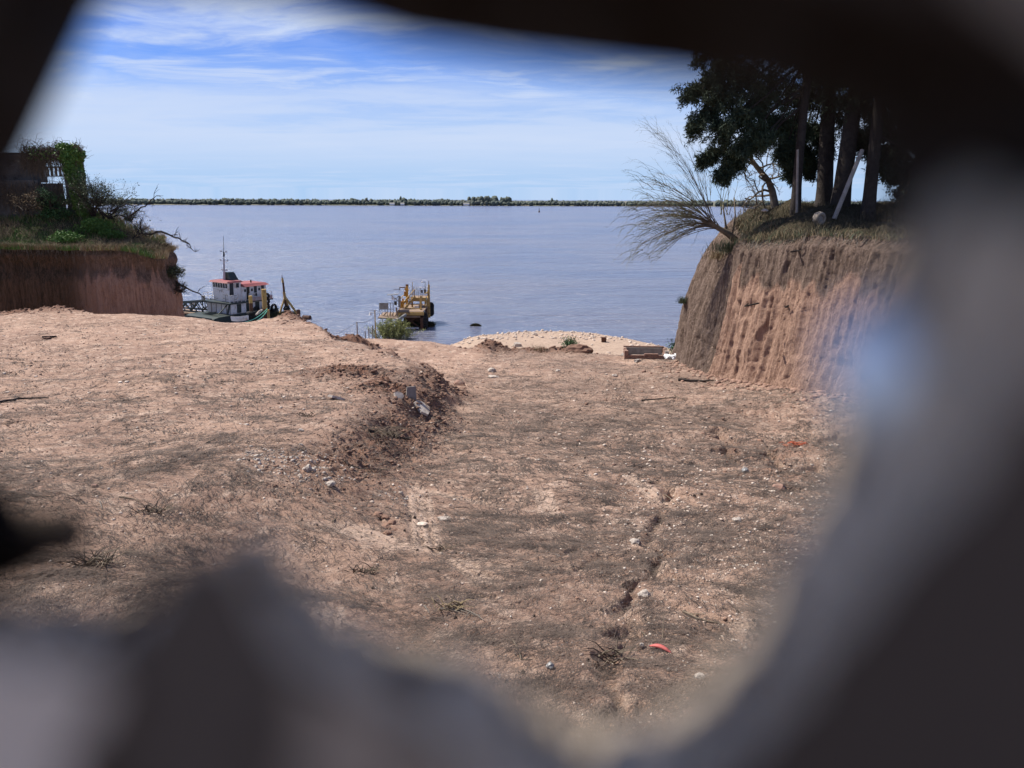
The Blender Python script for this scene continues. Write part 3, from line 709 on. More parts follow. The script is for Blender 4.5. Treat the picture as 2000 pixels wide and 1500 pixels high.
rock(897, 752, 22, 14, 'reddish brick lump at the end of the earth bank', 'brick')
rock(92, 662, 14, 5, 'dark flat stone near the wall on the plateau', 'rust')
rock(185, 950, 12, 7, 'small orange brick scrap on pale ground', 'brick')
rock(1090, 725, 10, 6, 'small pale stone alone on the far ramp')
rock(1200, 735, 12, 7, 'small stone on the ramp toward the cliff')
rock(1245, 706, 14, 8, 'brown lump of earth before the brick trough', 'cement')
rock(1010, 676, 16, 12, 'white stone on the dark earth heap beside the green shrub')
# clods dug up in a row
for i, (px, py, w) in enumerate(((738, 1006, 20), (752, 1012, 18), (766, 1022, 18), (752, 1030, 22), (768, 1036, 20), (757, 1042, 16))):
    rock(px, py, w, 9, 'dark clod of dug earth in the little row between tyre tracks', 'clod', 'row of dug clods', 'earth_clod', 'clod')
def cones():
    v = MB(); n = 7
    v.tube([(0, 0, -.02), (0, 0, -.012), (0, 0, .0), (0, 0, .014), (0, 0, .024)], [.008, .02, .024, .016, .004], 7)
    me = bpy.data.meshes.new('pine_cone'); me.from_pydata(v.v, [], v.f); me.update(); me.materials.append(M['cone'])
    xy = ground_points(110, 3.4, 16, .9, lambda x, y: .25+.75*sst(x, -2, 1), (-.4, .42))
    z = zg(xy[:, 0], xy[:, 1])
    for (x, y), zz in zip(xy, z):
        o = bpy.data.objects.new('pine_cone', me); COL.objects.link(o); o.location = (x, y, zz+.010); o.scale = [random.uniform(.45, .75)*min(1.6, max(1, y/7))]*3
        o.rotation_euler = (random.uniform(1, 2), 0, random.uniform(0, 6.3)); tag(o, 'small dark pine cone lying on the bare earth', 'pine cone', 'fallen pine cones')
cones()
def stick(pts, r, label, matk='twig', name='fallen_branch', cat='branch', side=0, group=None):
    P = [pg(*p, True)+Vector((0, 0, r*.8)) for p in pts]; e = P[0].copy()
    Q = []
    for a, c in zip(P, P[1:]):
        for k in range(3): q = a.lerp(c, k/3); Q.append(q-e+Vector((random.uniform(-1, 1), random.uniform(-1, 1), 0))*r*1.5)
    Q.append(P[-1]-e)
    b = MB(); k = len(Q); b.tube(Q, [r*(1-.6*i/(k-1)) for i in range(k)], 5)
    for i in range(side):
        j = random.randrange(1, k-1); d = (Q[j+1]-Q[j-1]).normalized(); s = random.choice((-1, 1))
        q = Q[j]+Vector((d.x*.6-d.y*s*.7, d.y*.6+d.x*s*.7, .15))*random.uniform(.12, .35); b.tube([Q[j], q], [r*.5, r*.2], 4)
    o = b.build(name, M[matk], loc=e); tag(o, label, cat, group); return o
stick([(672, 903), (700, 917), (757, 920)], .014, 'long thin branch lying at the end of the grey rubble', side=3)
stick([(770, 888), (786, 873)], .010, 'short curved stick on the slope above the long branch')
stick([(800, 832), (850, 826), (900, 821)], .012, 'pale bent stick below the concrete slab', 'greybranch')
stick([(648, 1022), (672, 1003)], .009, 'straight stick at the head of the striped tyre track')
stick([(1335, 1200), (1380, 1216), (1412, 1222)], .012, 'dark stick pointing at the wall from the stony slope', side=2)
stick([(1252, 1243), (1275, 1256), (1300, 1252)], .008, 'forked twig touching the red plastic shard', side=3)
stick([(1320, 743), (1365, 747), (1395, 745)], .05, 'thick dark driftwood branch near the cliff foot', 'bark', side=4)
stick([(1255, 783), (1320, 779)], .025, 'dark split branch flat on the ramp below the cliff', 'bark', side=2)
stick([(1318, 775), (1340, 783)], .014, 'short thin stick next to the split branch on the ramp')
stick([(30, 972), (80, 971), (145, 975)], .007, 'thin straight twig on pale ground near the wall stub')
stick([(232, 972), (262, 976), (275, 980)], .009, 'crooked brown twig on the pale slope', side=1)
stick([(196, 980), (199, 996)], .010, 'short pale upright twig beside the crooked twig', 'greybranch')
stick([(405, 866), (420, 858)], .012, 'small stick up the slope over the rubble')
stick([(720, 845), (770, 855), (800, 862)], .03, 'dark fallen branch with fine needles on the slope', 'bark', side=5)
stick([(1000, 1248), (1020, 1292), (1040, 1290)], .007, 'curved thin twig on the lower slope', side=2)
stick([(860, 1193), (905, 1190), (945, 1215)], .010, 'grey forked twig across the lower slope', 'greybranch', side=3)
stick([(0, 788), (40, 780), (95, 779)], .03, 'dark plank-like stick on the plateau near the frame edge', 'bark')
stick([(88, 661), (112, 660)], .05, 'short black timber offcut on the plateau', 'tyre')
stick([(830, 1185), (838, 1200)], .012, 'pale splinter of wood in the tyre track', 'greybranch')
stick([(1300, 968), (1325, 990)], .010, 'short twig by the broken edge of the rill')

def brush(px, py, n, L, label, matk='twig', name='dry_brush', spread=1.0, up=.5):
    p = pg(px, py, True); b = MB()
    for i in range(n):
        a = random.uniform(0, 6.28); q = Vector((random.uniform(-.12, .12), random.uniform(-.06, .06), 0))*spread
        e = q+Vector((math.cos(a), math.sin(a)*.6, random.uniform(.1, up)))*L*random.uniform(.4, 1); m_ = q.lerp(e, .55)+Vector((0, 0, L*.12))
        b.tube([q, m_, e], [.006, .0045, .002], 3, False)
    o = b.build(name, M[matk], loc=p); tag(o, label, 'brush'); return o
brush(190, 1105, 46, .34, 'clump of dry brush on the slope above the broken wall')
brush(860, 1075, 30, .20, 'dark dry tuft beside the striped tyre track')
brush(740, 850, 60, .6, 'dark heap of dry pine twigs at the foot of the slope', spread=3, up=.2)
brush(600, 815, 24, .3, 'dry tuft on the broken edge of the plateau')
brush(880, 1190, 24, .22, 'grey dry tuft on the lower slope', 'drygrass')
brush(1200, 1290, 20, .25, 'dry tuft hanging into the rill', 'twig')
brush(300, 1000, 30, .24, 'wiry dry tuft on the pale slope', 'twig')
brush(710, 1120, 26, .22, 'small dry tuft near the bottom of the slope')

# orange netting and the red shard
p = pg(1552, 872, True); b = MB()
for i in range(26):
    a = Vector((random.uniform(-.32, .16), random.uniform(-.05, .05), random.uniform(.0, .07))); b.tube([a, a+Vector((random.uniform(.03, .16), random.uniform(-.04, .04), random.uniform(-.05, .04))), a+Vector((random.uniform(.1, .26), 0, random.uniform(-.14, -.02)))], .0055, 3, False)
o = b.build('orange_netting', M['rednylon'], loc=p+Vector((0, 0, .03))); tag(o, 'tangle of orange plastic netting hanging over the broken crust', 'netting')
p = pg(1290, 1272, True); b = MB(); L = .155
vs, fs = [], []
for i in range(9):
    t = i/8; w = .018*math.sin(math.pi*min(.97, max(.06, t)))**.7; cz = .012+.02*math.sin(math.pi*t)
    c = Vector((-L*.5+L*t, .045-.10*t+.02*math.sin(math.pi*t), cz))
    for k, (dy, dz) in enumerate(((-1, -.5), (-.5, .3), (.5, .3), (1, -.5))): vs.append((c.x+dy*w*.5, c.y+dy*w, c.z+dz*w))
for i in range(8):
    for k in range(3): fs.append((i*4+k, i*4+k+1, i*4+k+5, i*4+k+4))
o = mk('red_plastic_shard', vs, fs, M['redplastic'], loc=p, smooth=True); o.modifiers.new('thick', 'SOLIDIFY').thickness = .003; tag(o, 'curved red plastic shard on the stony lower slope', 'plastic')

# ------------------------------------------------------------------ brick trough, sack, tyre and box by the cliff foot
def trough():
    p = pg(1264, 702); e = empty('brick_trough', (p.x, p.y, p.z-.06), R(-3)); Wd, Dp, H = 1.78, 1.15, .30
    bl, bh, bt = .20, .062, .11; me = bpy.data.meshes.new('brick'); q = MB().box((0, 0, 0), (bl-.012, bt, bh-.010)); me.from_pydata(q.v, [], q.f); me.update(); me.materials.append(M['brick'])
    def put(x, y, z, rz):
        o = bpy.data.objects.new('brick', me); COL.objects.link(o); o.parent = e; o.location = (x, y, z); o.rotation_euler = (0, 0, rz+random.uniform(-.03, .03))
    for c in range(5):
        z = .04+c*bh
        for i in range(9):
            x = -Wd/2+bl/2+i*bl+(bl/2 if c % 2 else 0)-.05
            if c < 4 or random.random() < .5: put(x, 0, z, 0)
            if x < Wd/2: put(x, Dp, z+.12, 0)
        for i in range(4):
            y = .16+i*bl+(.05 if c % 2 else 0); put(-Wd/2, y, z+.03*i, R(90)); put(Wd/2-.06, y, z+.03*i, R(90))
    for x in (-Wd/2-.02, Wd/2-.05):
        b = MB(); b.box((x, .05, .2), (.16, .18, .46)); b.build('corner_pier', M['brick'] if x < 0 else M['cement'], e)
    b = MB(); b.box((-.03, .5, .02), (Wd-.2, Dp-.2, .06)); b.build('floor', M['cement'], e)
    b = MB(); b.box((-.03, Dp-.09, .22), (Wd-.2, .05, .3)); b.build('inner_render', M['cement'], e)
    tag(e, 'low open brick trough with broken rim at the cliff foot', 'brick trough')
trough()
p = pg(1313, 702); b = MB()
for i in range(9): b.blob((random.uniform(-.42, .38), random.uniform(-.1, .12), .06+random.uniform(0, .1)), (random.uniform(.1, .2), .12, random.uniform(.05, .1)), i, .3, 1)
b.blob((.28, .02, .16), (.2, .14, .13), 30, .3, 1)
o = b.build('crumpled_sack', M['sack'], loc=p); tag(o, 'crumpled white plastic sacks lying between trough and cliff', 'sack')
p = pg(1279, 672); p = at(1281, 677, 34.6); b = MB(); b.ring((0, 0, 0), .2, .09, Matrix.Rotation(R(70), 3, 'X')); o = b.build('tyre_scrap', M['tyre'], loc=(p.x, p.y, zg(p.x, p.y)[()]+.16)); tag(o, 'small black tyre behind the brick trough', 'tyre')
for i in range(9):
    p = at(1225+i*6.2, 678, 34.0); o = bpy.data.objects.new('rubble_lump', ROCKS[i % 5].copy()); COL.objects.link(o); o.data.materials.append(M['stone']); s = random.uniform(.06, .12); o.scale = (s*1.2, s, s*.9); o.location = (p.x, p.y+random.uniform(-.2, .2), zg(p.x, p.y)[()]+s*.6+.12)
    tag(o, 'pale lump in the row of rubble behind the brick trough', 'rubble', 'rubble behind the trough')
p = at(1236, 680, 34.1); b = MB(); b.blob((0, 0, 0), (1.1, .55, .26), 3, .16, 2); o = b.build('rubble_bed', M['cement'], loc=(p.x+.55, p.y+.1, zg(p.x, p.y)[()]-.02), smooth=True); tag(o, 'low grey bed of rubble and mortar behind the trough', 'rubble')
p = pg(1179, 668); b = MB(); b.box((0, 0, .2), (.42, .34, .4)); b.box((0, 0, .41), (.46, .38, .03)); o = b.build('rusty_can', M['rust'], loc=p); tag(o, 'rusty square can standing on the pale sand bank', 'can')
p = at(1128, 690, 34.3); zz = zg(p.x, p.y)[()]; b = MB(); b.blob((.05, 0, 0), (.62, .36, .36), 8, .14, 2)
o = b.build('earth_block', M['clod'], loc=(p.x, p.y, zz)); tag(o, 'dark wedge shaped block of earth on the ramp crest', 'earth block')

# ------------------------------------------------------------------ vegetation
def leaf_quads(C, size, droop=.0, thin=.5):
    n = len(C); d = RNG.normal(0, 1, (n, 3)); d[:, 2] -= droop; d /= np.linalg.norm(d, axis=1)[:, None]
    e = np.cross(d, RNG.normal(0, 1, (n, 3))); e /= np.linalg.norm(e, axis=1)[:, None]+1e-9
    s = size[:, None] if isinstance(size, np.ndarray) else size
    V = np.stack([C, C+d*s*.5+e*s*thin*.5, C+d*s, C+d*s*.5-e*s*thin*.5], 1).reshape(-1, 3)
    return V, np.arange(n*4).reshape(-1, 4)
def blades(P, H, Wd, lean, dirs=None):
    """upright tapering blades rooted at P"""
    n = len(P); a = RNG.uniform(0, 6.28, n); l = RNG.normal(0, lean, (n, 2)); w = np.stack([np.cos(a), np.sin(a), 0*a], 1)*Wd[:, None]
    m = P+np.column_stack([l*.35, np.full(n, .6)])*H[:, None]; t = P+np.column_stack([l*1.0, np.full(n, .95)])*H[:, None]
    V = np.stack([P-w, P+w, m+w*.6, m-w*.6, t], 1).reshape(-1, 3); o = (np.arange(n)*5)[:, None]
    F = np.concatenate([o+np.array([0, 1, 2]), o+np.array([0, 2, 3]), o+np.array([3, 2, 4])])
    return V, F
def branch(b, p, d, L, r, depth, rr, tips, wig=.35, kids=(2, 4), up=.1, n=4, shrink=.62, sides=5):
    """recursive crooked branch into mesh builder b; collects tip points"""
    pts, rs = [Vector(p)], [r]; d = Vector(d).normalized()
    for i in range(n):
        d = (d+Vector((rr.gauss(0, wig), rr.gauss(0, wig*.8), rr.gauss(0, wig)+up*.4))*.5).normalized(); pts.append(pts[-1]+d*L/n); rs.append(r*(1-.55*(i+1)/n))
    b.tube(pts, rs, sides if depth > 1 else 3, False)
    if depth == 0: tips += pts[1:]; return
    for k in range(rr.randint(*kids)):
        t = rr.uniform(.35, 1.0); j = min(n, max(1, int(t*n))); q = pts[j]
        nd = (d*.7+Vector((rr.gauss(0, .75), rr.gauss(0, .6), rr.gauss(0, .6)+up))).normalized()
        branch(b, q, nd, L*shrink*rr.uniform(.75, 1.15), rs[j]*.7, depth-1, rr, tips, wig, kids, up, n, shrink, sides)
ZR = lambda x, y: float(ztop_r(np.array(x), np.array(y)))
ZL = lambda x, y: float(ztop_l(np.array(x), np.array(y)))
def onr(px, D, dz=0):      # a point on top of the right cliff
    x = at(px, 420, D).x; return Vector((x, D, ZR(x, D)+dz))
def onl(px, D, dz=0):
    x = at(px, 420, D).x; return Vector((x, D, ZL(x, D)+dz))

# the pines on the right cliff: trunks, and crowns of needle sprays
def pine(label, bpx, D, r0, toplean, lobes, seed, nspray=44):
    rr = random.Random(seed); base = onr(bpx, D, -.15); e = empty('pine_tree', base)
    H = 13.0; top = Vector((toplean*H, rr.uniform(-.3, .3), H))
    def tr(t): return top*t+Vector((.12*math.sin(t*5+seed), .1*math.sin(t*4), 0))
    b = MB(); ks = 14; pts = [tr(i/ks) for i in range(ks+1)]; b.tube([Vector((0, 0, -.3))]+pts, [r0*1.45]+[r0*(1.2 if i == 0 else 1)*(1-.7*i/ks) for i in range(ks+1)], 11)
    b.build('trunk', M['bark'], e, True)
    br = MB(); C = []
    for (px, py, dD, rad) in lobes:
        c = at(px, py, D+dD)-base; t = min(.95, max(.12, (c.z+1.2)/H)); o = tr(min(.97, t+rr.uniform(.06, .2)))
        mid = o.lerp(c, rr.uniform(.4, .65))+Vector((rr.gauss(0, .1), rr.gauss(0, .2), rr.uniform(-.1, .5))); br.tube([o, o.lerp(mid, .5)+Vector((0, 0, .15)), mid, c], [.05, .042, .032, .016], 5, False)
        for k in range(nspray):
            d = Vector((rr.gauss(0, 1), rr.gauss(0, 1), rr.gauss(0, .8)-.25)).normalized(); L = rad*rr.uniform(.55, 1.15)
            q0 = c.lerp(mid, rr.uniform(0, .35)); q2 = q0+d*L+Vector((0, 0, -.12*L)); q1 = q0.lerp(q2, .5)+Vector((0, 0, .08*L))
            br.tube([q0, q1, q2], [.018, .012, .004], 3, False)
            for i in range(9):
                u = .3+.7*i/8; q = q0.lerp(q1, u*2) if u < .5 else q1.lerp(q2, u*2-1)
                for _ in range(3): C.append((q.x+rr.gauss(0, .06), q.y+rr.gauss(0, .06), q.z+rr.gauss(0, .06)))
    br.build('branch_work', M['bark'], e)
    C = np.array(C); C = np.repeat(C, 4, 0)
    V, F = leaf_quads(C, RNG.uniform(.09, .19, len(C)), .25, .20)
    o = fastmesh('crown', V, F, M['needle'], parent=e)
    tag(e, label, 'pine tree', 'pines on the cliff top')
pine('slender pine whose low boughs hang farthest out over the water', 1558, 27.2, .165, .004, [(1345, 185, .6, .6), (1385, 215, .3, .75), (1352, 248, .8, .45), (1395, 268, 0, .75), (1430, 235, -.3, .8), (1370, 318, .9, .32), (1420, 325, .4, .55), (1405, 345, .6, .38), (1450, 292, -.4, .6), (1470, 225, .5, .8), (1480, 280, -.2, .5), (1440, 160, 0, .9), (1500, 190, .6, .9), (1510, 260, .9, .6), (1530, 310, .7, .4), (1395, 150, 0, .8), (1370, 120, .4, .7), (1430, 80, 0, 1), (1500, 90, 0, 1), (1545, 340, .9, .32)], 4)
pine('thick dark pine with a doubled trunk at the cliff top', 1606, 28.6, .30, -.004, [(1560, 210, 0, .9), (1600, 170, -.5, 1), (1585, 270, .6, .7), (1545, 265, 1, .6), (1640, 230, .5, .9), (1560, 320, 1.2, .4), (1580, 345, 1.2, .28), (1570, 120, 0, 1.1), (1640, 110, 0, 1.1), (1615, 300, 1.3, .4)], 9)
pine('thickest dark pine standing straight beside the doubled trunk', 1642, 27.4, .31, .006, [(1690, 210, 0, .9), (1720, 260, .4, .6), (1670, 160, 0, 1.0), (1740, 180, 0, .9), (1700, 300, 1.4, .42), (1665, 285, 1.4, .4), (1720, 110, 0, 1.1), (1650, 60, 0, 1.1)], 12)
pine('leaning pine behind the sloping pole on the cliff', 1690, 26.0, .22, .06, [(1760, 200, 0, .9), (1790, 280, .5, .8), (1720, 330, 1.2, .42), (1740, 345, 1, .4), (1820, 220, 0, 1), (1800, 120, 0, 1.1), (1770, 360, .8, .45), (1800, 350, .5, .8), (1830, 400, .6, .8), (1780, 400, 1.2, .6), (1750, 300, .9, .7)], 15)

# bare willow reaching out from the cliff edge
def willow():
    rr = random.Random(21); D = 28.8; root = at(1426, 462, D); e = empty('bare_willow', root)
    L = lambda px, py, dd=0: at(px, py, D+dd)-root
    trunk = [L(1440, 472), L(1420, 455), L(1402, 445), L(1385, 435)]
    b = MB(); b.tube(trunk, [.14, .115, .095, .07], 8)
    b.tube([L(1420, 458), L(1416, 430, .2), L(1412, 400, .3)], [.05, .035, .025], 5); b.tube([L(1430, 462), L(1436, 420, .3), L(1434, 385, .4)], [.04, .028, .02], 5)
    b.build('trunk', M['twig'], e, True)
    dk, fine = MB(), MB()
    ends = [(1237, 484), (1250, 492), (1268, 500), (1236, 462), (1240, 440), (1232, 428), (1245, 410), (1252, 392), (1258, 372), (1262, 350), (1268, 335), (1283, 268), (1292, 275), (1300, 300), (1318, 290), (1332, 282), (1342, 292), (1356, 300), (1370, 305), (1390, 320), (1255, 470), (1290, 490), (1305, 470), (1262, 450), (1270, 425), (1285, 395), (1300, 360)]
    ends = ends+[(x+rr.uniform(-2, 16), y+rr.uniform(-14, 14)) for x, y in ends if x < 1300]+[(rr.uniform(1245, 1300), rr.uniform(400, 490)) for _ in range(16)]
    starts = [(1418, 340), (1405, 310), (1436, 330), (1425, 300), (1445, 350), (1380, 330)]
    def bez(a, c, q, k=7): return [a*(1-t)**2+c*2*t*(1-t)+q*t*t for t in [i/k for i in range(k+1)]]
    def shoot(a, q, r, lev):
        d = q-a; up = Vector((0, 0, abs(d.x)*.16+d.length*.08)); c = a.lerp(q, .5)+up+Vector((0, rr.gauss(0, .1), rr.gauss(0, .05)))
        P = bez(a, c, q); P = [p_+Vector((rr.gauss(0, .012), rr.gauss(0, .012), rr.gauss(0, .012))) for p_ in P]
        (dk if lev == 0 else fine).tube(P, [r*(1-.8*i/7) for i in range(8)], 4 if lev == 0 else 3, False)
        if lev < 2:
            for k in range(9 if lev == 0 else 4):
                j = rr.randint(2, 7); s = P[j]; dd = (P[j]-P[j-1]).normalized()
                ll = d.length*rr.uniform(.16, .38)*(1 if lev == 0 else .8)
                t = s+(dd+Vector((rr.gauss(-.05, .35), rr.gauss(0, .3), rr.gauss(-.02, .35)))).normalized()*ll
                if lev == 1: t += Vector((0, 0, -ll*.25))
                shoot(s, t, r*.45, lev+1)
    for (x, y) in ends:
        dd = rr.uniform(-.9, .9); s = trunk[3].lerp(trunk[1], rr.uniform(0, .9)) if y > 330 else trunk[3].lerp(trunk[2], rr.random())
        shoot(s, L(x+rr.uniform(-4, 4), y+rr.uniform(-4, 4), dd), .017 if y > 340 else .011, 0)
    for (x, y) in starts: shoot(L(1412+rr.uniform(-6, 20), 420, .3), L(x, y, rr.uniform(-.5, .5)), .016, 1)
    dk.build('limb_work', M['twig'], e); fine.build('twig_work', M['paletwig'], e)
    tag(e, 'bare willow leaning out over the river from the cliff edge', 'willow')
willow()
def gnarled():
    rr = random.Random(33); D = 29.6; root = at(1512, 400, D); e = empty('gnarled_tree', root); L = lambda px, py, dd=0: at(px, py, D+dd)-root
    b = MB(); b.tube([L(1520, 445), L(1515, 408), L(1508, 372), L(1500, 352), L(1478, 326), L(1468, 312), L(1466, 298), L(1470, 285)], [.17, .15, .13, .11, .09, .08, .06, .04], 8)
    b.build('trunk', M['greybranch'], e, True)
    q, tips = MB(), []
    for (s, d, l, r) in (((1508, 375), (-1, 0, .25), 1.5, .05), ((1500, 352), (-1, .2, .1), 1.5, .05), ((1478, 326), (-1, 0, -.3), 1.1, .04), ((1478, 326), (.7, 0, .5), 1.0, .04), ((1470, 312), (-.8, 0, -.5), 1.0, .035), ((1508, 380), (-1, .1, -.2), 1.5, .045), ((1500, 350), (.8, 0, .4), .9, .04), ((1505, 365), (-.9, -.2, .5), 1.2, .04), ((1490, 340), (.2, 0, 1), 1.0, .035)):
        branch(q, L(*s), d, l, r, 3, rr, tips, .75, (3, 4), .05, 5, .62)
    q.build('branch_work', M['twig'], e); tag(e, 'small gnarled bare tree between the willow and the pines', 'tree')
gnarled()
# post, sloping pole and wheel on the cliff edge
def post(name, a, c, r, matk, label, cat, n=8):
    b = MB(); b.tube([Vector((0, 0, 0)), (c-a)], [r, r*.92], n); o = b.build(name, M[matk], loc=a); tag(o, label, cat); return o
post('wooden_post', at(1556, 416, 26.6), at(1558, 292, 26.6), .042, 'pole', 'thin pale upright post in front of the slender pine', 'post')
post('leaning_pole', at(1629, 428, 25.2), at(1684, 293, 25.8), .072, 'pole', 'pale pole leaning to one side on the cliff top', 'pole')
p = at(1600, 427, 25.0); e = empty('cable_reel', (p.x, p.y, p.z)); e.rotation_euler = (R(90), 0, R(28))
b = MB(); b.ring((0, 0, -.0), .15, .075, None, 22, 8, 1.7); b.build('rim', mat('dusty_rubber', (.20, .165, .13), (.26, .22, .18), 6, .95), e, True)
b = MB(); b.tube([(0, 0, -.06), (0, 0, .06)], .10, 14); b.build('hub', M['pole'], e)
tag(e, 'dusty old reel lying on edge at the cliff top', 'reel')
p = at(1493, 411, 26.6); o = bpy.data.objects.new('stone', ROCKS[2].copy()); COL.objects.link(o); o.data.materials.append(M['stone']); o.location = p; o.scale = (.12, .1, .05); tag(o, 'pale flat stone in the grass at the cliff top', 'stone')

for (a_, c_, lab) in (((1455, 598), (1462, 592), 'small dark root end high in the lit cliff face'), ((1534, 600), (1541, 596), 'short dark root stub in the middle of the cliff face'), ((1600, 500), (1588, 545), 'long dark root running down the cliff face'), ((1545, 492), (1562, 490), 'dark root sticking out below the cliff top')):
    p0, p1 = at(*a_, 23.3), at(*c_, 23.2); b = MB(); b.tube([Vector((.5, .3, .05)), Vector((0, 0, 0)), (p1-p0)*.5+Vector((.02, -.02, .02)), p1-p0], [.03, .028, .022, .012], 5); o = b.build('root_stub', M['bark'], loc=p0); tag(o, lab, 'root')
# grasses of the right cliff edge
def edge_grass(name, top, keep, n, hmin, hmax, matk, label, zf, inward, jit=.3, wid=.008):
    T = top[keep(top)]; i = RNG.integers(0, len(T), n); P = T[i]+np.column_stack([RNG.normal(0, jit, n), RNG.normal(0, jit, n), np.zeros(n)])
    P = P+np.array(inward)*RNG.exponential(.6, n)[:, None]
    P[:, 2] = np.minimum(zf(P[:, 0], P[:, 1]), P[:, 2]+.6)-.05
    V, F = blades(P, RNG.uniform(hmin, hmax, n), RNG.uniform(wid*.6, wid*1.3, n), .55); o = fastmesh(name, V, F, M[matk]); tag(o, label, 'grass', kind='stuff')
rk = lambda T: (T[:, 1] > 17) & (T[:, 1] < 35) & (T[:, 0] < 13)
edge_grass('cliff_grass', TOP_R, rk, 2200, .06, .26, 'leaf', 'grey green grass and weeds along the lit cliff top', ztop_r, (.8, .25, 0))
edge_grass('dry_cliff_grass', TOP_R, rk, 4500, .06, .24, 'drygrass', 'dry straw coloured grass along the lit cliff top', ztop_r, (.8, .25, 0))
n = 9000; x = RNG.uniform(8.2, 14, n); y = RNG.uniform(23, 31, n); P = np.column_stack([x, y, ztop_r(x, y)-.05])
V, F = blades(P, RNG.uniform(.10, .55, n)*(.25+vn(x*1.3, y*1.3, 6))*np.clip((x-8.0)/1.2, .35, 1), RNG.uniform(.004, .011, n), .5); o = fastmesh('undergrowth', V, F, mat('dark_undergrowth', (.034, .034, .02), (.09, .07, .045), 1.5, .9, coords='Position')); tag(o, 'weedy undergrowth beneath the dark pines', 'undergrowth', kind='stuff')
def roots(name, top, keep, n, Lmin, Lmax, label, out=.12):
    T = top[keep(top)]; b = MB(); rr = random.Random(len(label))
    for k in range(n):
        p = Vector(T[rr.randrange(len(T))]); L = rr.uniform(Lmin, Lmax); P = [p+Vector((0, 0, .02))]
        nx = Vector((-.8, -.35, 0)) if p.x > 0 else Vector((.15, -1, 0))
        for i in range(4): P.append(P[-1]+Vector((rr.gauss(0, .05), rr.gauss(0, .05), -L/4))+nx*(out if i == 0 else rr.gauss(0, .04)))
        b.tube(P, [.012, .010, .008, .006, .003], 3, False)
    o = b.build(name, M['greybranch']); tag(o, label, 'roots', kind='stuff')
roots('hanging_roots', TOP_R, rk, 220, .25, 1.1, 'fine roots hanging down the top of the lit cliff', .22)
lk = lambda T: (T[:, 1] < 47) & (T[:, 0] > -31) & (T[:, 1] > 38)
roots('hanging_root_fringe', TOP_L, lk, 420, .2, .9, 'dry roots hanging from the turf of the shaded cliff', .12)
foot = np.array([(7.0, 31.0), (7.0, 29), (7.1, 26.6), (7.6, 24.5), (8.25, 22.3), (9.4, 19)]); u = RNG.random(1500)*(len(foot)-1.001); k = u.astype(int); q = foot[k]+(foot[k+1]-foot[k])*(u-k)[:, None]
xy = q+np.column_stack([-RNG.exponential(.38, 1500)+.18, RNG.normal(0, .15, 1500)]); build_pebbles('fallen_earth', xy, .012+RNG.random(1500)**3*.10, mat('fallen_clod', (.33, .205, .15), (.22, .135, .10), 2.5, .95, coords='Position', bump=.02, bscale=25), 'crumbled earth fallen along the foot of the lit cliff', 'fallen earth', .65, 0, .1)
# tufts on the slumped river end of the right cliff
def tuft(px, py, D, n, h, matk, label, name='weed_tuft', cat='weeds', spread=.2, leafy=False):
    p = at(px, py, D); P = np.column_stack([RNG.normal(0, spread, n), RNG.normal(0, spread*.7, n), RNG.normal(0, spread*.2, n)])
    if leafy:
        C = np.column_stack([RNG.normal(0, spread, n), RNG.normal(0, spread*.8, n), np.abs(RNG.normal(h*.55, h*.32, n))]); V, F = leaf_quads(C, RNG.uniform(.05, .11, n), -.2, .45)
    else: V, F = blades(P, RNG.uniform(h*.5, h, n), RNG.uniform(.004, .01, n), .5)
    o = fastmesh(name, V, F, M[matk]); o.location = p; tag(o, label, cat, kind='stuff' if name == 'weed_tuft' else None); return o
tuft(1336, 592, 31.0, 260, .35, 'leaf', 'small green tuft on the river end of the cliff', spread=.12)
tuft(1318, 690, 33.6, 500, .5, 'shrub', 'green weeds at the river foot of the cliff', spread=.16, leafy=True)
tuft(1425, 490, 28.6, 500, .5, 'leaf', 'grassy tuft below the willow trunk', spread=.32)
tuft(1405, 505, 29.2, 300, .4, 'drygrass', 'dry tuft on the slumped cliff shoulder', spread=.25)
tuft(1113, 681, 34.7, 900, .42, 'shrub', 'round green shrub on the ramp crest', 'green_shrub', 'shrub', .17, True)
tuft(1050, 690, 34.3, 160, .5, 'drygrass', 'dry upright stems on the earth heap', spread=.2)
tuft(1000, 700, 33.6, 700, .14, 'grass', 'low green weeds before the dark earth heap', spread=.5, leafy=True)
tuft(985, 698, 33.8, 300, .2, 'grass', 'green weeds at the near end of the earth heap', spread=.22, leafy=True)
tuft(530, 645, 33.5, 400, .12, 'leaf', 'thin green weeds on the plateau by the earth heap', spread=.7)

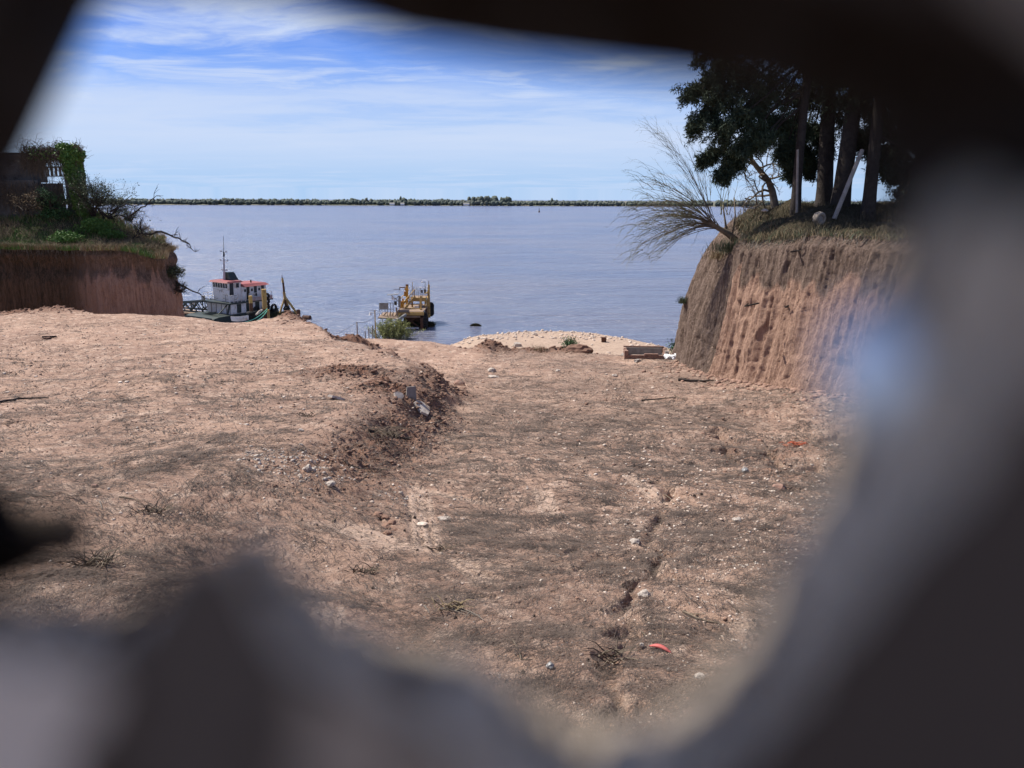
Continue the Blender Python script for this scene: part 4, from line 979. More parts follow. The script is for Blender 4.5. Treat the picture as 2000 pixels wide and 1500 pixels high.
# ------------------------------------------------------------------ the overgrown left bank: ruin, ivy, shrubs, grass
def ruin():
    D = 45.0; base = onl(60, D, -.3); e = empty('ruined_building', base); L = lambda px, py, dd=0: at(px, py, D+dd)-base
    def block(name, x0, x1, y0, y1, th, matk, dd=0):
        a, c = L(x0, y1, dd), L(x1, y0, dd); b = MB(); b.box(((a.x+c.x)/2, a.y+th/2, (a.z+c.z)/2), (c.x-a.x, th, c.z-a.z)); return b.build(name, M[matk], e)
    block('wall', -60, 74, 352, 425, .3, 'ruin', -.4); block('wall', 76, 118, 358, 425, .25, 'ruin', -.1)
    block('pillar', 136, 152, 300, 430, .5, 'ruin', -.1); block('pillar', -60, 74, 298, 356, .6, 'ruin', .1)
    block('lintel', 60, 150, 296, 312, .4, 'ruin', .1)
    rl = block('handrail', 78, 132, 325, 328, .06, 'steel', .3); block('lower_rail', 78, 132, 343, 345, .06, 'steel', .3)
    for px in range(84, 132, 8): block('baluster', px, px+2, 327, 344, .05, 'steel', .3)
    # ivy over pillar, dead vines over lintel
    n = 15000; a = L(128, 422, -.4); c = L(160, 282, -.4); v = RNG.random(n); th = RNG.uniform(0, 6.28, n)
    wv = .40+.22*fbm(v*3.1, v*0+2, 7, 3)+.10*sst(v, .75, .95); wob = .20*fbm(v*2.3, v*0+5, 9, 3)-.25*sst(v, .55, 1.0)+.18*(1-v)
    rad = (RNG.random(n)**.35)*wv*1.25
    C = np.column_stack([(a.x+c.x)/2+wob+np.cos(th)*rad, a.y+.35+np.sin(th)*rad*.9, a.z+(c.z-a.z)*v+RNG.normal(0, .05, n)])
    lump_ = fbm(C[:, 0]*2.2, C[:, 2]*2.2, 15, 3); C = C[lump_ > -.42]
    g3 = RNG.normal(0, 1, (3200, 3)); g3 /= np.linalg.norm(g3, axis=1)[:, None]; g3 *= (RNG.random((3200, 1))**.4)*(1+.3*fbm(g3[:, 0]*2.5+4, g3[:, 2]*2.5, 19, 3))[:, None]
    cc = L(143, 303, -.1); C = np.concatenate([C, g3*np.array([.62, .5, .48])+np.array(tuple(cc))])
    brow = np.column_stack([RNG.uniform(L(62, 300, 0).x, a.x+.4, 1500), a.y+RNG.normal(.2, .2, 1500), L(60, 300, 0).z+RNG.normal(0, .16, 1500)]); C = np.concatenate([C, brow[:500]])
    V, F = leaf_quads(brow, RNG.uniform(.08, .16, 1500), .6, .4); fastmesh('dead_leaves', V, F, M['litter'], parent=e)
    V, F = leaf_quads(C, RNG.uniform(.07, .15, len(C)), .4, .8); fastmesh('ivy', V, F, M['ivy'], parent=e)
    b = MB(); rr = random.Random(5)
    for k in range(900):
        p = L(rr.uniform(40, 150), rr.uniform(284, 316), -.25); ln = rr.uniform(.2, 1.5) if rr.random() < .6 else rr.uniform(.2, .6); P = [p]
        for i in range(4): P.append(P[-1]+Vector((rr.gauss(0, .07), rr.gauss(0, .05), -ln/4)))
        b.tube(P, [.012, .01, .009, .007, .004], 3, False)
    for k in range(420):
        p = L(rr.uniform(40, 162), rr.uniform(282, 314), -.2); P = [p]
        for i in range(3): P.append(P[-1]+Vector((rr.gauss(0, .2), rr.gauss(0, .1), rr.gauss(.02, .14))))
        b.tube(P, [.012, .01, .008, .004], 3, False)
    for k in range(420):
        p = L(rr.uniform(-20, 128), rr.uniform(352, 390), -.5); P = [p]; ln = rr.uniform(.4, 1.4)
        for i in range(4): P.append(P[-1]+Vector((rr.gauss(0, .08), rr.gauss(0, .04), -ln/4)))
        b.tube(P, [.012, .01, .009, .007, .004], 3, False)
    b.build('dead_vines', M['twig'], e)['kind'] = 'stuff'
    tag(e, 'ruined grey building with ivy clad pillar on the overgrown cliff', 'ruin')
ruin()
def shrub(px, py, D, h, seed, label, nl=900, depth=3, matk='leaf', lean=(0, 0, 1), name='bare_shrub', stems=6, wig=.6, spread=.55, ls=(.05, .1)):
    rr = random.Random(seed); base = at(px, py, D); e = empty(name, base); b = MB(); tips = []
    for k in range(stems):
        d = Vector((rr.gauss(0, spread)+lean[0], rr.gauss(0, spread)+lean[1], lean[2])); branch(b, (rr.gauss(0, .1), rr.gauss(0, .1), -.2), d, h*rr.uniform(.35, .55), .036, depth, rr, tips, wig, (3, 4), .25, 4, .66)
    b.build('stem_work', M['bark'], e)
    if nl and tips:
        T = np.array([tuple(t) for t in tips]); C = T[RNG.integers(0, len(T), nl)]+RNG.normal(0, .05, (nl, 3)); V, F = leaf_quads(C, RNG.uniform(*ls, nl), .2, .5); fastmesh('foliage', V, F, M[matk], parent=e)
    tag(e, label, 'shrub'); return e
shrub(182, 415, 44.3, 4.6, 1, 'twiggy grey shrub directly beside the ivy clad pillar', 2600, stems=10)
shrub(215, 420, 44.3, 3.8, 2, 'rounded twiggy shrub between pillar and river', 2600, stems=10, spread=.8)
shrub(100, 400, 44.0, 1.8, 22, 'dark twiggy shrub in front of the ruined wall', 1600, stems=9, spread=.8, matk='shrub')
shrub(50, 405, 43.6, 1.7, 23, 'brown dry shrub against the ruined wall near the hole edge', 900, stems=9, spread=.8, matk='drygrass')
shrub(250, 425, 44.6, 1.2, 3, 'low twiggy shrub at the river edge of the cliff', 500, stems=6, spread=.9)
shrub(100, 300, 45.2, .7, 4, 'tiny wild shrub growing on top of the ruin', 120, 2, stems=4)
shrub(275, 450, 44.0, 1.5, 5, 'straggly dry shrub on the cliff corner', 260, stems=5, spread=.8, matk='drygrass')
shrub(335, 525, 43.6, 1.3, 6, 'tangled dark bush hanging off the cliff corner', 1500, stems=9, lean=(.7, -.1, -.1), name='hanging_bush', spread=.7)
shrub(340, 560, 43.4, 1.6, 16, 'wiry bare bush low on the cliff corner', 120, stems=7, lean=(1.1, -.1, -.25), name='hanging_bush', spread=.6)
shrub(310, 480, 43.8, 1.0, 17, 'dry bush spilling over the cliff corner', 400, stems=7, lean=(.5, -.3, .1), name='hanging_bush', matk='drygrass')
def limb(pts, D, r, label, seed, side=7):
    rr = random.Random(seed); P = [at(x, y, D+rr.uniform(-.3, .3)) for x, y in pts]; o0 = P[0].copy(); P = [p-o0 for p in P]; b = MB(); tips = []
    Q = []
    for a, c in zip(P, P[1:]):
        for k in range(3): Q.append(a.lerp(c, k/3)+Vector((rr.gauss(0, .03), 0, rr.gauss(0, .03))))
    Q.append(P[-1]); k = len(Q); b.tube(Q, [r*(1-.75*i/(k-1)) for i in range(k)], 5, False)
    for i in range(side):
        j = rr.randint(k//3, k-1); branch(b, Q[j], (rr.gauss(.4, .5), rr.gauss(0, .3), rr.gauss(0, .6)), rr.uniform(.3, .7), r*.35, 1, rr, tips, .5, (2, 3), 0, 3)
    o = b.build('dead_branch', M['bark'], loc=o0); tag(o, label, 'branch')
limb([(215, 415), (245, 398), (270, 405)], 44.0, .05, 'dead branch low among the shrubs on the cliff', 1, 3)
limb([(250, 425), (270, 410), (290, 395), (306, 382)], 43.9, .06, 'dead forked branch rising against the far bank', 2, 4)
limb([(268, 455), (275, 440), (280, 425)], 43.8, .05, 'short dead snag standing on the cliff corner', 3, 3)
limb([(285, 457), (315, 453), (340, 462), (365, 472), (378, 490)], 43.7, .07, 'long dead branch reaching out level over the river', 4, 8)
limb([(335, 548), (360, 560), (385, 572), (402, 583)], 43.4, .07, 'dead branch drooping toward the boat', 5, 2)
def bank_grass():
    def patch(name, n, x0, x1, y0, y1, h0, h1, matk, label, dens=None, wid=.011):
        px = RNG.uniform(x0, x1, n); y = RNG.uniform(y0, y1, n); x = (px-1000)/1500*y
        if dens: k = RNG.random(n) < dens(x, y); x, y = x[k], y[k]
        P = np.column_stack([x, y, ztop_l(x, y)-.06]); V, F = blades(P, RNG.uniform(h0, h1, len(P)), RNG.uniform(wid*.6, wid*1.3, len(P)), .5); o = fastmesh(name, V, F, M[matk]); tag(o, label, 'grass', kind='stuff')
    green = lambda x, y: .15+.85*sst(fbm(x*.6, y*.6, 51, 3), -.12, .15)
    patch('bank_grass', 26000, -40, 330, 40.7, 47, .10, .34, 'grass', 'fresh green grass on top of the shaded cliff', green)
    patch('dry_bank_grass', 22000, -40, 335, 40.7, 48, .15, .5, 'drygrass', 'dry yellow grass on the mound before the ruin', lambda x, y: 1-.75*green(x, y))
    T = TOP_L[lk(TOP_L)]; i = RNG.integers(0, len(T), 7000); P = T[i]+RNG.normal(0, .12, (7000, 3))*np.array([1, 1, .2]); V, F = blades(P, RNG.uniform(.1, .3, 7000), RNG.uniform(.006, .012, 7000), .9); o = fastmesh('turf_fringe', V, F, M['drygrass']); tag(o, 'ragged dry turf fringe along the shaded cliff edge', 'turf', kind='stuff')
bank_grass()
def bush(px, D, n, rx, h, matk, label, up=0):
    base = onl(px, D, up); C = RNG.normal(0, 1, (n, 3)); C /= np.linalg.norm(C, axis=1)[:, None]; C = C*(RNG.random((n, 1))**.4)*(1+.35*fbm(C[:, 0]*3, C[:, 1]*3+C[:, 2]*2, 8, 3))[:, None]
    C = C*np.array([rx, rx*.7, h*.5])+np.array([0, 0, h*.45]); V, F = leaf_quads(C, RNG.uniform(.06, .14, n), .2, .6); o = fastmesh('green_bush', V, F, M[matk]); o.location = base; tag(o, label, 'bush'); return o
bush(185, 43.6, 2200, 1.0, .9, 'grass', 'bright green bush at the foot of the ivy clad pillar')
bush(212, 43.4, 1500, .8, .6, 'grass', 'low bright green bush toward the river side of the pillar')
bush(125, 42.4, 1800, .9, .7, 'ivy', 'dark green bush on the mound below the pillar')
bush(110, 44.4, 1600, .9, .9, 'shrub', 'dark leafy bush against the ruined wall')

# ------------------------------------------------------------------ things afloat: work boat
def workboat():
    D = 88.0; o = at(437, 560, D); e = empty('work_boat', (o.x, D, 0), R(-27)); e.rotation_euler = (R(-1.0), R(1.6), R(-27))
    W2, L = 1.20, 3.7           # half breadth of the wheelhouse, length of the cabin
    b = MB()                     # hull: pontoon with raked bow, towards -y
    hw = 2.3; st = [(-4.2, .75, .55), (-3.2, -.4, .75), (-1.0, -.6, .8), (4.8, -.6, .8), (6.0, .1, .85)]
    vs = []; k = len(st)
    for (y, zb, zt) in st: vs += [(-hw, y, zb), (hw, y, zb), (hw, y, zt), (-hw, y, zt)]
    fs = [(3, 2, 1, 0), tuple(4*(k-1)+i for i in range(4))]
    for i in range(k-1):
        for j in range(4): fs.append((4*i+j, 4*i+(j+1) % 4, 4*i+4+(j+1) % 4, 4*i+4+j))
    b.add(vs, fs); b.build('hull', M['green'], e)
    b = MB(); b.box((0, 2.0, 1.36), (3.7, 6.0, 1.16)); b.build('deckhouse', M['white'], e)
    for x in (-1.2, -.4, .4, 1.2):
        b = MB(); b.box((x, -1.03, 1.32), (.05, .04, 1.0)); b.build('plate_seam', M['steel'], e)
    for y in (.2, 1.6, 3.0):
        b = MB(); b.box((1.87, y, 1.36), (.04, .62, 1.0)); b.build('side_door', M['green'], e)
    b = MB(); b.box((0, 1.9, 2.02), (4.3, 6.8, .16)); b.build('upper_deck', M['green'], e)
    b = MB(); b.hexa([(-W2, -.55, 2.1), (W2, -.55, 2.1), (W2, 1.2, 2.1), (-W2, 1.2, 2.1)], [(-W2-.05, -.68, 4.28), (W2+.05, -.68, 4.28), (W2+.05, 1.2, 4.28), (-W2-.05, 1.2, 4.28)]); wh = b.build('wheelhouse', M['white'], e)
    b = MB(); b.box((0, -.625, 3.45), (2*W2+.02, .03, .03)); b.build('rubbing_strip', M['steel'], wh)
    for i in range(6):
        b = MB(); b.box((-W2+.22+i*.385, -.665, 3.92), (.25, .05, .52)); b.build('window', M['dark'], wh)
    b = MB(); b.box((W2+.04, -.2, 3.5), (.05, .55, 1.45)); b.build('wheelhouse_door', M['dark'], wh)
    b = MB(); b.box((W2+.05, .7, 3.9), (.05, .4, .5)); b.build('window', M['dark'], wh)
    b = MB(); b.hexa([(-W2-.28, -.98, 4.26), (W2+.28, -.98, 4.26), (W2+.28, 1.35, 4.26), (-W2-.28, 1.35, 4.26)], [(-W2-.1, -.8, 4.44), (W2+.1, -.8, 4.44), (W2+.1, 1.25, 4.44), (-W2-.1, 1.25, 4.44)]); b.build('wheelhouse_roof', M['red'], e)
    c = bpy.data.curves.new('lettering', 'FONT'); c.body = 'P S'; c.size = .3; c.extrude = .004; t0 = bpy.data.objects.new('lettering_source', c); COL.objects.link(t0)
    me = bpy.data.meshes.new_from_object(t0.evaluated_get(bpy.context.evaluated_depsgraph_get())); bpy.data.objects.remove(t0); t = link('lettering', me, M['dark'], wh); t.location = (-.18, -.655, 3.15); t.rotation_euler = (R(90), 0, 0)
    b = MB(); b.hexa([(-1.45, 1.2, 2.1), (1.45, 1.2, 2.1), (1.45, 1.2+L, 2.1), (-1.45, 1.2+L, 2.1)], [(-1.45, 1.2, 3.72), (1.45, 1.2, 3.72), (1.45, 1.2+L, 3.72), (-1.45, 1.2+L, 3.72)]); cb = b.build('aft_cabin', M['white'], e)
    b = MB(); b.hexa([(-1.75, 1.22, 3.7), (1.75, 1.22, 3.7), (1.75, 1.5+L, 3.7), (-1.75, 1.5+L, 3.7)], [(-1.3, 1.25, 4.02), (1.3, 1.25, 4.02), (1.3, 1.3+L, 3.95), (-1.3, 1.3+L, 3.95)]); b.build('cabin_roof', M['red'], e)
    for y in (2.05, 3.2, 4.35):
        b = MB(); b.box((1.47, y, 2.92), (.05, .42, 1.45)); b.build('cabin_door', M['dark'], cb)
    for y in (1.6, 2.65, 3.8):
        b = MB(); b.box((1.47, y, 3.25), (.05, .26, .3)); b.build('porthole', M['dark'], cb)
    b = MB(); b.tube([(.6, 3.4, 3.95), (.6, 3.4, 4.3)], .09, 8); b.build('vent_pipe', M['green'], e)
    b = MB(); b.hexa([(-.55, .4, 4.4), (.55, .4, 4.4), (.55, 1.6, 4.4), (-.55, 1.6, 4.4)], [(-.5, .5, 5.3), (.05, .5, 5.3), (.05, 1.4, 5.3), (-.5, 1.4, 5.3)]); b.build('funnel', M['green'], e)
    m = MB(); m.tube([(-.35, .3, 4.4), (-.3, .3, 5.6), (-.25, .3, 7.0)], [.16, .12, .09], 6); ms = m.build('mast', M['mast'], e)
    m = MB(); m.tube([(-.25, .3, 7.0), (-.15, .3, 9.4)], [.045, .02], 5); m.tube([(-.24, .3, 7.1), (-.2, .3, 7.6)], [.1, .09], 6); m.build('aerial', M['dark'], ms)
    for z, w in ((6.6, .5), (7.6, .35), (5.5, .3)):
        m = MB(); m.bar((-.3-w, .3, z), (-.2+w, .3, z), .05); m.box((-.3-w, .3, z+.08), (.12, .12, .18)); m.box((-.2+w, .3, z+.08), (.12, .12, .18)); m.build('crosstree', M['mast'], ms)
    for s in (-1, 1):
        m = MB(); m.tube([(-.27, .3, 6.8), (s*1.2, 1.2, 4.45)], .012, 3); m.build('stay_wire', M['steel'], ms)
    # rails of the upper deck and the bulwark on the side
    for y0, y1, x in ((-1.3, 1.0, 2.08), (1.6, 5.1, 2.08), (-1.3, 1.4, -2.08)):
        m = MB()
        for z in (2.55, 2.95): m.bar((x, y0, z), (x, y1, z), .045)
        for i in range(5): y = y0+(y1-y0)*i/4; m.bar((x, y, 2.1), (x, y, 2.97), .045)
        m.build('handrail', M['white'], e)
    m = MB(); m.box((2.18, 3.4, 2.28), (.05, 3.5, .42)); m.build('name_board', mat('pale_green_board', (.35, .36, .34), (.4, .2, .18), 2, .6), e)
    for (x, y) in ((1.1, -1.0), (2.0, -.6)):
        m = MB(); m.bar((x, y, 2.1), (x, y, 3.0), .05); m.bar((x-.4, y, 2.95), (x+.4, y, 2.95), .06); m.bar((x-.4, y, 2.5), (x+.4, y, 2.5), .05); m.build('winch_frame', M['steel'], e)
    m = MB(); m.bar((1.5, -1.1, 1.95), (1.2, -2.2, .9), .1); m.bar((1.75, -1.05, 1.9), (1.65, -1.4, .7), .16); m.build('stanchion', M['green'], e)
    m = MB(); m.tube([(-.9, -1.25, .8), (-.9, -1.25, 1.9)], .05, 6); m.box((-2.2, -1.2, 2.3), (.3, .3, .6)); m.build('bollard', M['steel'], e)
    for y in (2.2, 3.6, 5.0):
        m = MB(); m.ring((2.5, y, 1.0), .36, .15, Matrix.Rotation(R(90), 3, 'Y')); m.build('tyre_fender', M['tyre'], e)
    # forward ladder girder: two lattice side frames reaching away from the bow
    g = empty('girder_root'); bpy.data.objects.remove(g)
    def lattice(y, z0):
        m = MB(); x0, x1 = -1.9, -7.6
        m.bar((x0, y, 2.0+z0), (x1, y, 1.25+z0), .16, .2); m.bar((x0, y, .75+z0), (x1, y, .55+z0), .14, .18)
        n = 6
        for i in range(n):
            xa, xb = x0+(x1-x0)*i/n, x0+(x1-x0)*(i+1)/n; ta, tb = 2.0-.75*i/n+z0, 2.0-.75*(i+1)/n+z0; ba, bb = .75-.2*i/n+z0, .75-.2*(i+1)/n+z0
            m.bar((xa, y, ta), (xb, y, bb) if i % 2 else (xa, y, ba), .09); m.bar((xa, y, ba), (xb, y, tb), .09)
        m.build('lattice_girder', M['green'], e)
    lattice(-1.6, 0); lattice(.4, .0)
    m = MB(); m.box((-4.4, -.8, .2), (5.2, 2.4, .4)); m.build('fore_pontoon', M['rust'], e)
    m = MB(); m.box((-4.4, -.8, .44), (4.9, 2.1, .06)); m.build('pontoon_deck', M['planks'], e)
    m = MB(); m.bar((-2.4, -2.4, .3), (1.2, -2.6, 1.1), .14, .3); m.build('gangplank', M['green'], e)
    m = MB(); m.bar((-5.8, -.8, .8), (-4.6, -.4, 1.5), .5, .05); m.build('white_plate', M['white'], e)
    tag(e, 'old white and green work boat with red roofs moored below the plateau', 'boat')
workboat()
def pile(px, ytop, ybreak, D, r, label, tyres, name='mooring_pile'):
    t = at(px, ytop, D); e = empty(name, (t.x, D, -.3)); zb = at(px, ybreak, D).z
    b = MB(); b.tube([(0, 0, zb+.3), (0, 0, t.z+.3)], r, 12); b.build('shaft', M['yellow'], e, False)
    b = MB(); b.tube([(0, 0, -1.5), (0, 0, zb+.3)], r*1.02, 12); b.build('wet_shaft', M['rust'], e)
    b = MB(); b.tube([(0, 0, t.z+.3), (0, 0, t.z+.36)], r*1.1, 12); b.build('cap', M['yellow'], e)
    for i in range(tyres):
        b = MB(); b.ring((0, 0, .35+i*.32), r+.18, .17, Matrix.Rotation(R(random.uniform(-6, 6)), 3, 'X')); b.build('tyre_fender', M['tyre'], e)
    tag(e, label, 'pile'); return e
pile(515, 566, 603, 83.0, .26, 'tall yellow mooring pile against the boat side', 0)
pile(489, 579, 592, 81.5, .19, 'shorter yellow mooring pile wrapped in black tyres', 6)
pile(524, 606, 626, 82.0, .12, 'low thin yellow pile beside the tall mooring pile', 0)
e = empty('black_fender_string', at(521, 600, 83.4)); b0 = None
for i, (dy, rr_) in enumerate(((22, .3), (12, .3), (2, .28), (-10, .3), (-20, .3))):
    q = at(521.5+random.uniform(-1, 1), 600-dy, 83.4)-e.location; b = MB(); b.ring(q, .24, .13, Matrix.Rotation(R(80), 3, 'X')); b.build('tyre', M['tyre'], e)
tag(e, 'string of black tyres hung beside the tall yellow pile', 'tyres')
def dinghy():
    p = at(469, 622, 80.0); e = empty('white_dinghy', (p.x, 80, p.z-.25), R(12)); e.rotation_euler = (R(-14), R(-4), R(8)); L, Wd, H = 1.7, .62, .42; vs, fs = [], []
    n = 11
    for i in range(n):
        t = i/(n-1); x = -L/2+L*t; w = Wd/2*(1-(max(0, t-.55)/.45)**2*.9)*(.85+.15*min(1, t*6)); z0 = .10*(2*t-1)**2
        for (a, c) in ((-1, 1), (-.75, .35), (-.3, 0), (.3, 0), (.75, .35), (1, 1)): vs.append((x, a*w, z0+c*H))
    for i in range(n-1):
        for j in range(5): fs.append((i*6+j, (i+1)*6+j, (i+1)*6+j+1, i*6+j+1))
    fs.append((0, 1, 2, 3, 4, 5)); hu = mk('hull', vs, fs, M['white'], e); hu.modifiers.new('thick', 'SOLIDIFY').thickness = .04
    for x in (-.35, .2): b = MB(); b.box((x, 0, .3), (.18, Wd*.82, .03)); b.build('thwart', M['white'], e)
    tag(e, 'small white dinghy pulled up below the tyre wrapped pile', 'dinghy')
dinghy()
def line(a, c, r, sag, matk, name, label, cat, n=10, group=None):
    b = MB(); P = []
    for i in range(n+1):
        t = i/n; q = a.lerp(c, t)-a; q.z -= sag*4*t*(1-t); P.append(q)
    b.tube(P, r, 4, False); o = b.build(name, M[matk], loc=a); tag(o, label, cat, group)
line(at(522, 603, 82), at(478, 629, 72), .045, .25, 'rope', 'mooring_rope', 'upper green mooring rope from the tall pile to the bank', 'rope')
line(at(522, 607, 82), at(474, 630, 71), .045, .5, 'rope', 'mooring_rope', 'lower slack green mooring rope under the other one', 'rope')
p = at(505, 605, 80.5); b = MB(); b.blob((0, 0, 0), (.5, .25, .14), 2, .25, 1); o = b.build('tarpaulin', M['stone'], loc=(p.x, p.y, p.z-.3)); o.rotation_euler = (0, R(-38), 0); tag(o, 'pale tarpaulin bundle behind the mooring ropes', 'tarpaulin')

def raft(name, px0, px1, y, D, label, depth=2.4, zs=1.0):
    a, c = at(px0, y, D), at(px1, y, D); w = (c.x-a.x)/2; n = 2600; e = empty(name, ((a.x+c.x)/2, D, 0))
    b = MB(); b.blob((0, 0, .0), (w, depth/2, .26*zs), 5, .12, 2); b.build('mat', M['weed'], e)
    th = RNG.uniform(0, 6.28, n); r = RNG.random(n)**.5; P = np.column_stack([np.cos(th)*r*w, np.sin(th)*r*depth/2, .22*(1-r*r)]); V, F = blades(P, RNG.uniform(.1, .42, n)*zs, RNG.uniform(.01, .03, n), .8); fastmesh('weed', V, F, M['weed'], parent=e)['kind'] = 'stuff'
    tag(e, label, 'weed raft'); return e
raft('floating_weed', 528, 584, 612, 90.5, 'mat of dark river weed around the yellow tripod', 3.4)
raft('floating_weed', 828, 849, 636, 83.2, 'clump of river weed against the tyred dock pile', 1.2)
raft('floating_weed', 918, 940, 638, 83.5, 'thin drifting strip of weed alone on the open water', .5, .25)
def tripod():
    D = 90.5; base = at(560, 612, D); e = empty('beacon_tripod', (base.x, D, 0)); L = lambda px, py, dd=0: at(px, py, D+dd)-Vector((base.x, D, 0))
    b = MB(); b.tube([L(559, 604), L(556, 582), L(553, 552), L(551.5, 543)], [.15, .14, .11, .09], 8); b.build('centre_mast', M['rust'], e)
    b = MB(); b.tube([L(552.5, 552), L(551.2, 543.5)], [.14, .12], 8); b.tube([L(557, 586), L(554.6, 570)], [.17, .16], 8); b.build('painted_collar', M['yellow'], e)
    b = MB(); b.tube([L(551, 543), L(550.6, 537)], .04, 5); b.build('spike', M['rust'], e)
    for q, r in (((546.5, 611, -.8), .12), ((581, 613, -.9), .14), ((566, 607, 1.8), .12)):
        b = MB(); b.tube([L(556.4, 580), L(*q)], [r, r*.95], 7); b.build('leg', M['yellow'], e)
    b = MB(); b.blob(tuple(L(560, 603, -.3)), (.40, .4, .36), 2, .06, 2); b.build('mooring_ball', M['tyre'], e, True)
    b = MB(); b.tube([Vector(L(583, 616, -.9)), Vector(L(583, 605, -.9))], .22, 9); b.build('foot_drum', M['rust'], e)
    tag(e, 'yellow tripod beacon with a black ball standing on weed', 'tripod')
tripod()
p = at(599, 622, 88.0); e = empty('floating_drum', (p.x, 88, .0)); e.rotation_euler = (R(90), R(8), R(78)); b = MB(); b.tube([(0, .1, -.45), (0, .1, .45)], .33, 14); b.build('barrel', M['rust'], e)
for z in (-.4, 0, .4): b = MB(); b.ring((0, .1, z), .335, .025, None, 14, 6); b.build('hoop', M['rust'], e)
tag(e, 'rusty drum floating just clear of the earth heap', 'drum')

# ------------------------------------------------------------------ the yellow dock
def dock():
    D0 = 81.0; o = at(800, 645, D0); e = empty('yellow_dock', (o.x, D0, 0)); O = Vector((o.x, D0, 0))
    L = lambda px, py, D: at(px, py, D)-O
    zt = 1.9
    def part(name, matk, fn): b = MB(); fn(b); return b.build(name, M[matk], e)
    xl, xr = L(776, 610, 81).x, L(826, 610, 81).x; xr2, xl2 = L(838, 600, 87).x, L(786, 600, 87).x
    part('deck', 'planks', lambda b: b.hexa([(xl, 0, zt-.12), (xr, 0, zt-.12), (xr2, 6, zt-.12), (xl2, 6, zt-.12)], [(xl, 0, zt), (xr, 0, zt), (xr2, 6, zt), (xl2, 6, zt)]))
    part('front_beam', 'yellow', lambda b: b.box(((xl+xr)/2, -.08, zt-.22), (xr-xl+.2, .16, .28)))
    part('front_beam', 'planks', lambda b: b.box(((xl+xr)/2, -.04, zt-.52), (xr-xl, .14, .16)))
    for (x, y, z1) in ((xl+.2, .2, zt), (xr-.2, .2, zt), (xl2+.3, 5.7, zt), (xr2-.2, 5.7, zt), ((xl+xl2)/2, 3, zt), ((xr+xr2)/2, 3, zt)):
        part('pile', 'rust', lambda b: b.tube([(x, y, -2), (x, y, z1-.1)], .15, 8))
    for a, c in (((xl+.4, .3, .2), (xr-.4, .3, 1.5)), ((xr-.4, .3, .2), (xl+.4, .3, 1.5)), ((xr-.1, .4, .2), (xr2-.2, 5.5, 1.5))): part('brace', 'rust', lambda b: b.bar(a, c, .09))
    part('shadowed_bulkhead', 'rust', lambda b: b.box(((xl+xr)/2, 3.2, .75), (xr-xl-.4, .2, 1.7)))
    # upper platform with stairs
    xa, xb = L(804, 583, 85).x, L(833, 583, 85).x; zu = L(815, 583, 85).z
    part('upper_beam', 'yellow', lambda b: b.box(((xa+xb)/2, 3.6, zu-.05), (xb-xa, .2, .42)))
    part('upper_deck', 'planks', lambda b: b.box(((xa+xb)/2, 4.6, zu+.1), (xb-xa, 2.0, .1)))
    for x in (xa+.1, xb-.65, xb-.1):
        part('column', 'yellow', lambda b: b.box((x, 3.6, (zt+zu)/2), (.17, .17, zu-zt)))
    s0, s1 = L(786, 601, 83), L(805, 579, 84.6)
    for dx in (-.32, .32):
        part('stair_stringer', 'yellow', lambda b: b.bar(s0+Vector((dx, 0, 0)), s1+Vector((dx, 0, 0)), .09, .26))
        part('stair_rail', 'yellow', lambda b: b.bar(s0+Vector((dx, 0, .85)), s1+Vector((dx, 0, .8)), .06))
    for i in range(6):
        q = s0.lerp(s1, (i+.5)/6); part('stair_tread', 'yellow', lambda b: b.box(tuple(q), (.6, .24, .05)))
        part('rail_post', 'yellow', lambda b: b.bar(q+Vector((.32, 0, 0)), q+Vector((.32, 0, .85)), .05))
    for y in (3.6, 5.5):
        for z in (.55, 1.0): part('handrail', 'steel', lambda b: b.bar((xa, y, zu+z), (xb, y, zu+z), .045))
        for i in range(5): x = xa+(xb-xa)*i/4; part('rail_post', 'steel', lambda b: b.bar((x, y, zu), (x, y, zu+1.0), .045))
    # hoist column with arms
    c0, c1 = L(795, 600, 84), L(795, 558, 84)
    part('hoist_column', 'orange', lambda b: b.tube([c0, c1], .135, 10)); part('column_cap', 'rust', lambda b: b.tube([c1, c1+Vector((0, 0, .15))], .16, 10))
    part('hoist_arm', 'rust', lambda b: (b.bar(L(795, 561, 84), L(780, 561.5, 84), .1), b.bar(L(782, 565, 84), L(768, 565, 84), .05), b.bar(L(780.5, 561, 84), L(780.5, 566, 84), .06)))
    part('hoist_wire', 'steel', lambda b: b.bar(L(780.5, 565, 84), L(780.5, 574, 84), .03))
    part('hoist_box', 'orange', lambda b: (b.box(tuple(L(791, 574, 84)), (.2, .25, .5)), b.box(tuple(L(792, 565, 84)), (.2, .2, .25))))
    for px, h in ((787, 583), (783.5, 588)): part('bollard_post', 'orange', lambda b: b.tube([L(px, 601, 83), L(px, h, 83)], .1, 8))
    # tall frame post at the far right
    part('frame_post', 'yellow', lambda b: b.tube([L(838, 620, 86.6), L(837.5, 556, 86.6)], [.16, .11], 8))
    part('frame_post', 'yellow', lambda b: b.bar(L(834, 615, 85.5), L(836.5, 566, 85.5), .17))
    part('frame_post', 'yellow', lambda b: b.tube([L(822, 612, 82.5), L(822, 578, 82.5)], .12, 8))
    part('frame_brace', 'yellow', lambda b: (b.bar(L(831, 598, 84), L(837, 572, 86), .1), b.bar(L(826, 606, 83), L(836, 596, 86), .09), b.bar(L(830, 574, 85), L(837, 570, 86), .1)))
    part('post_spike', 'rust', lambda b: b.tube([L(837.5, 556, 86.6), L(837.3, 549, 86.6)], .04, 5))
    part('lamp_mast', 'steel', lambda b: (b.bar(L(830.5, 570, 85), L(830.3, 551, 85), .05), b.bar(L(830.3, 551, 85), L(825, 551, 85), .05)))
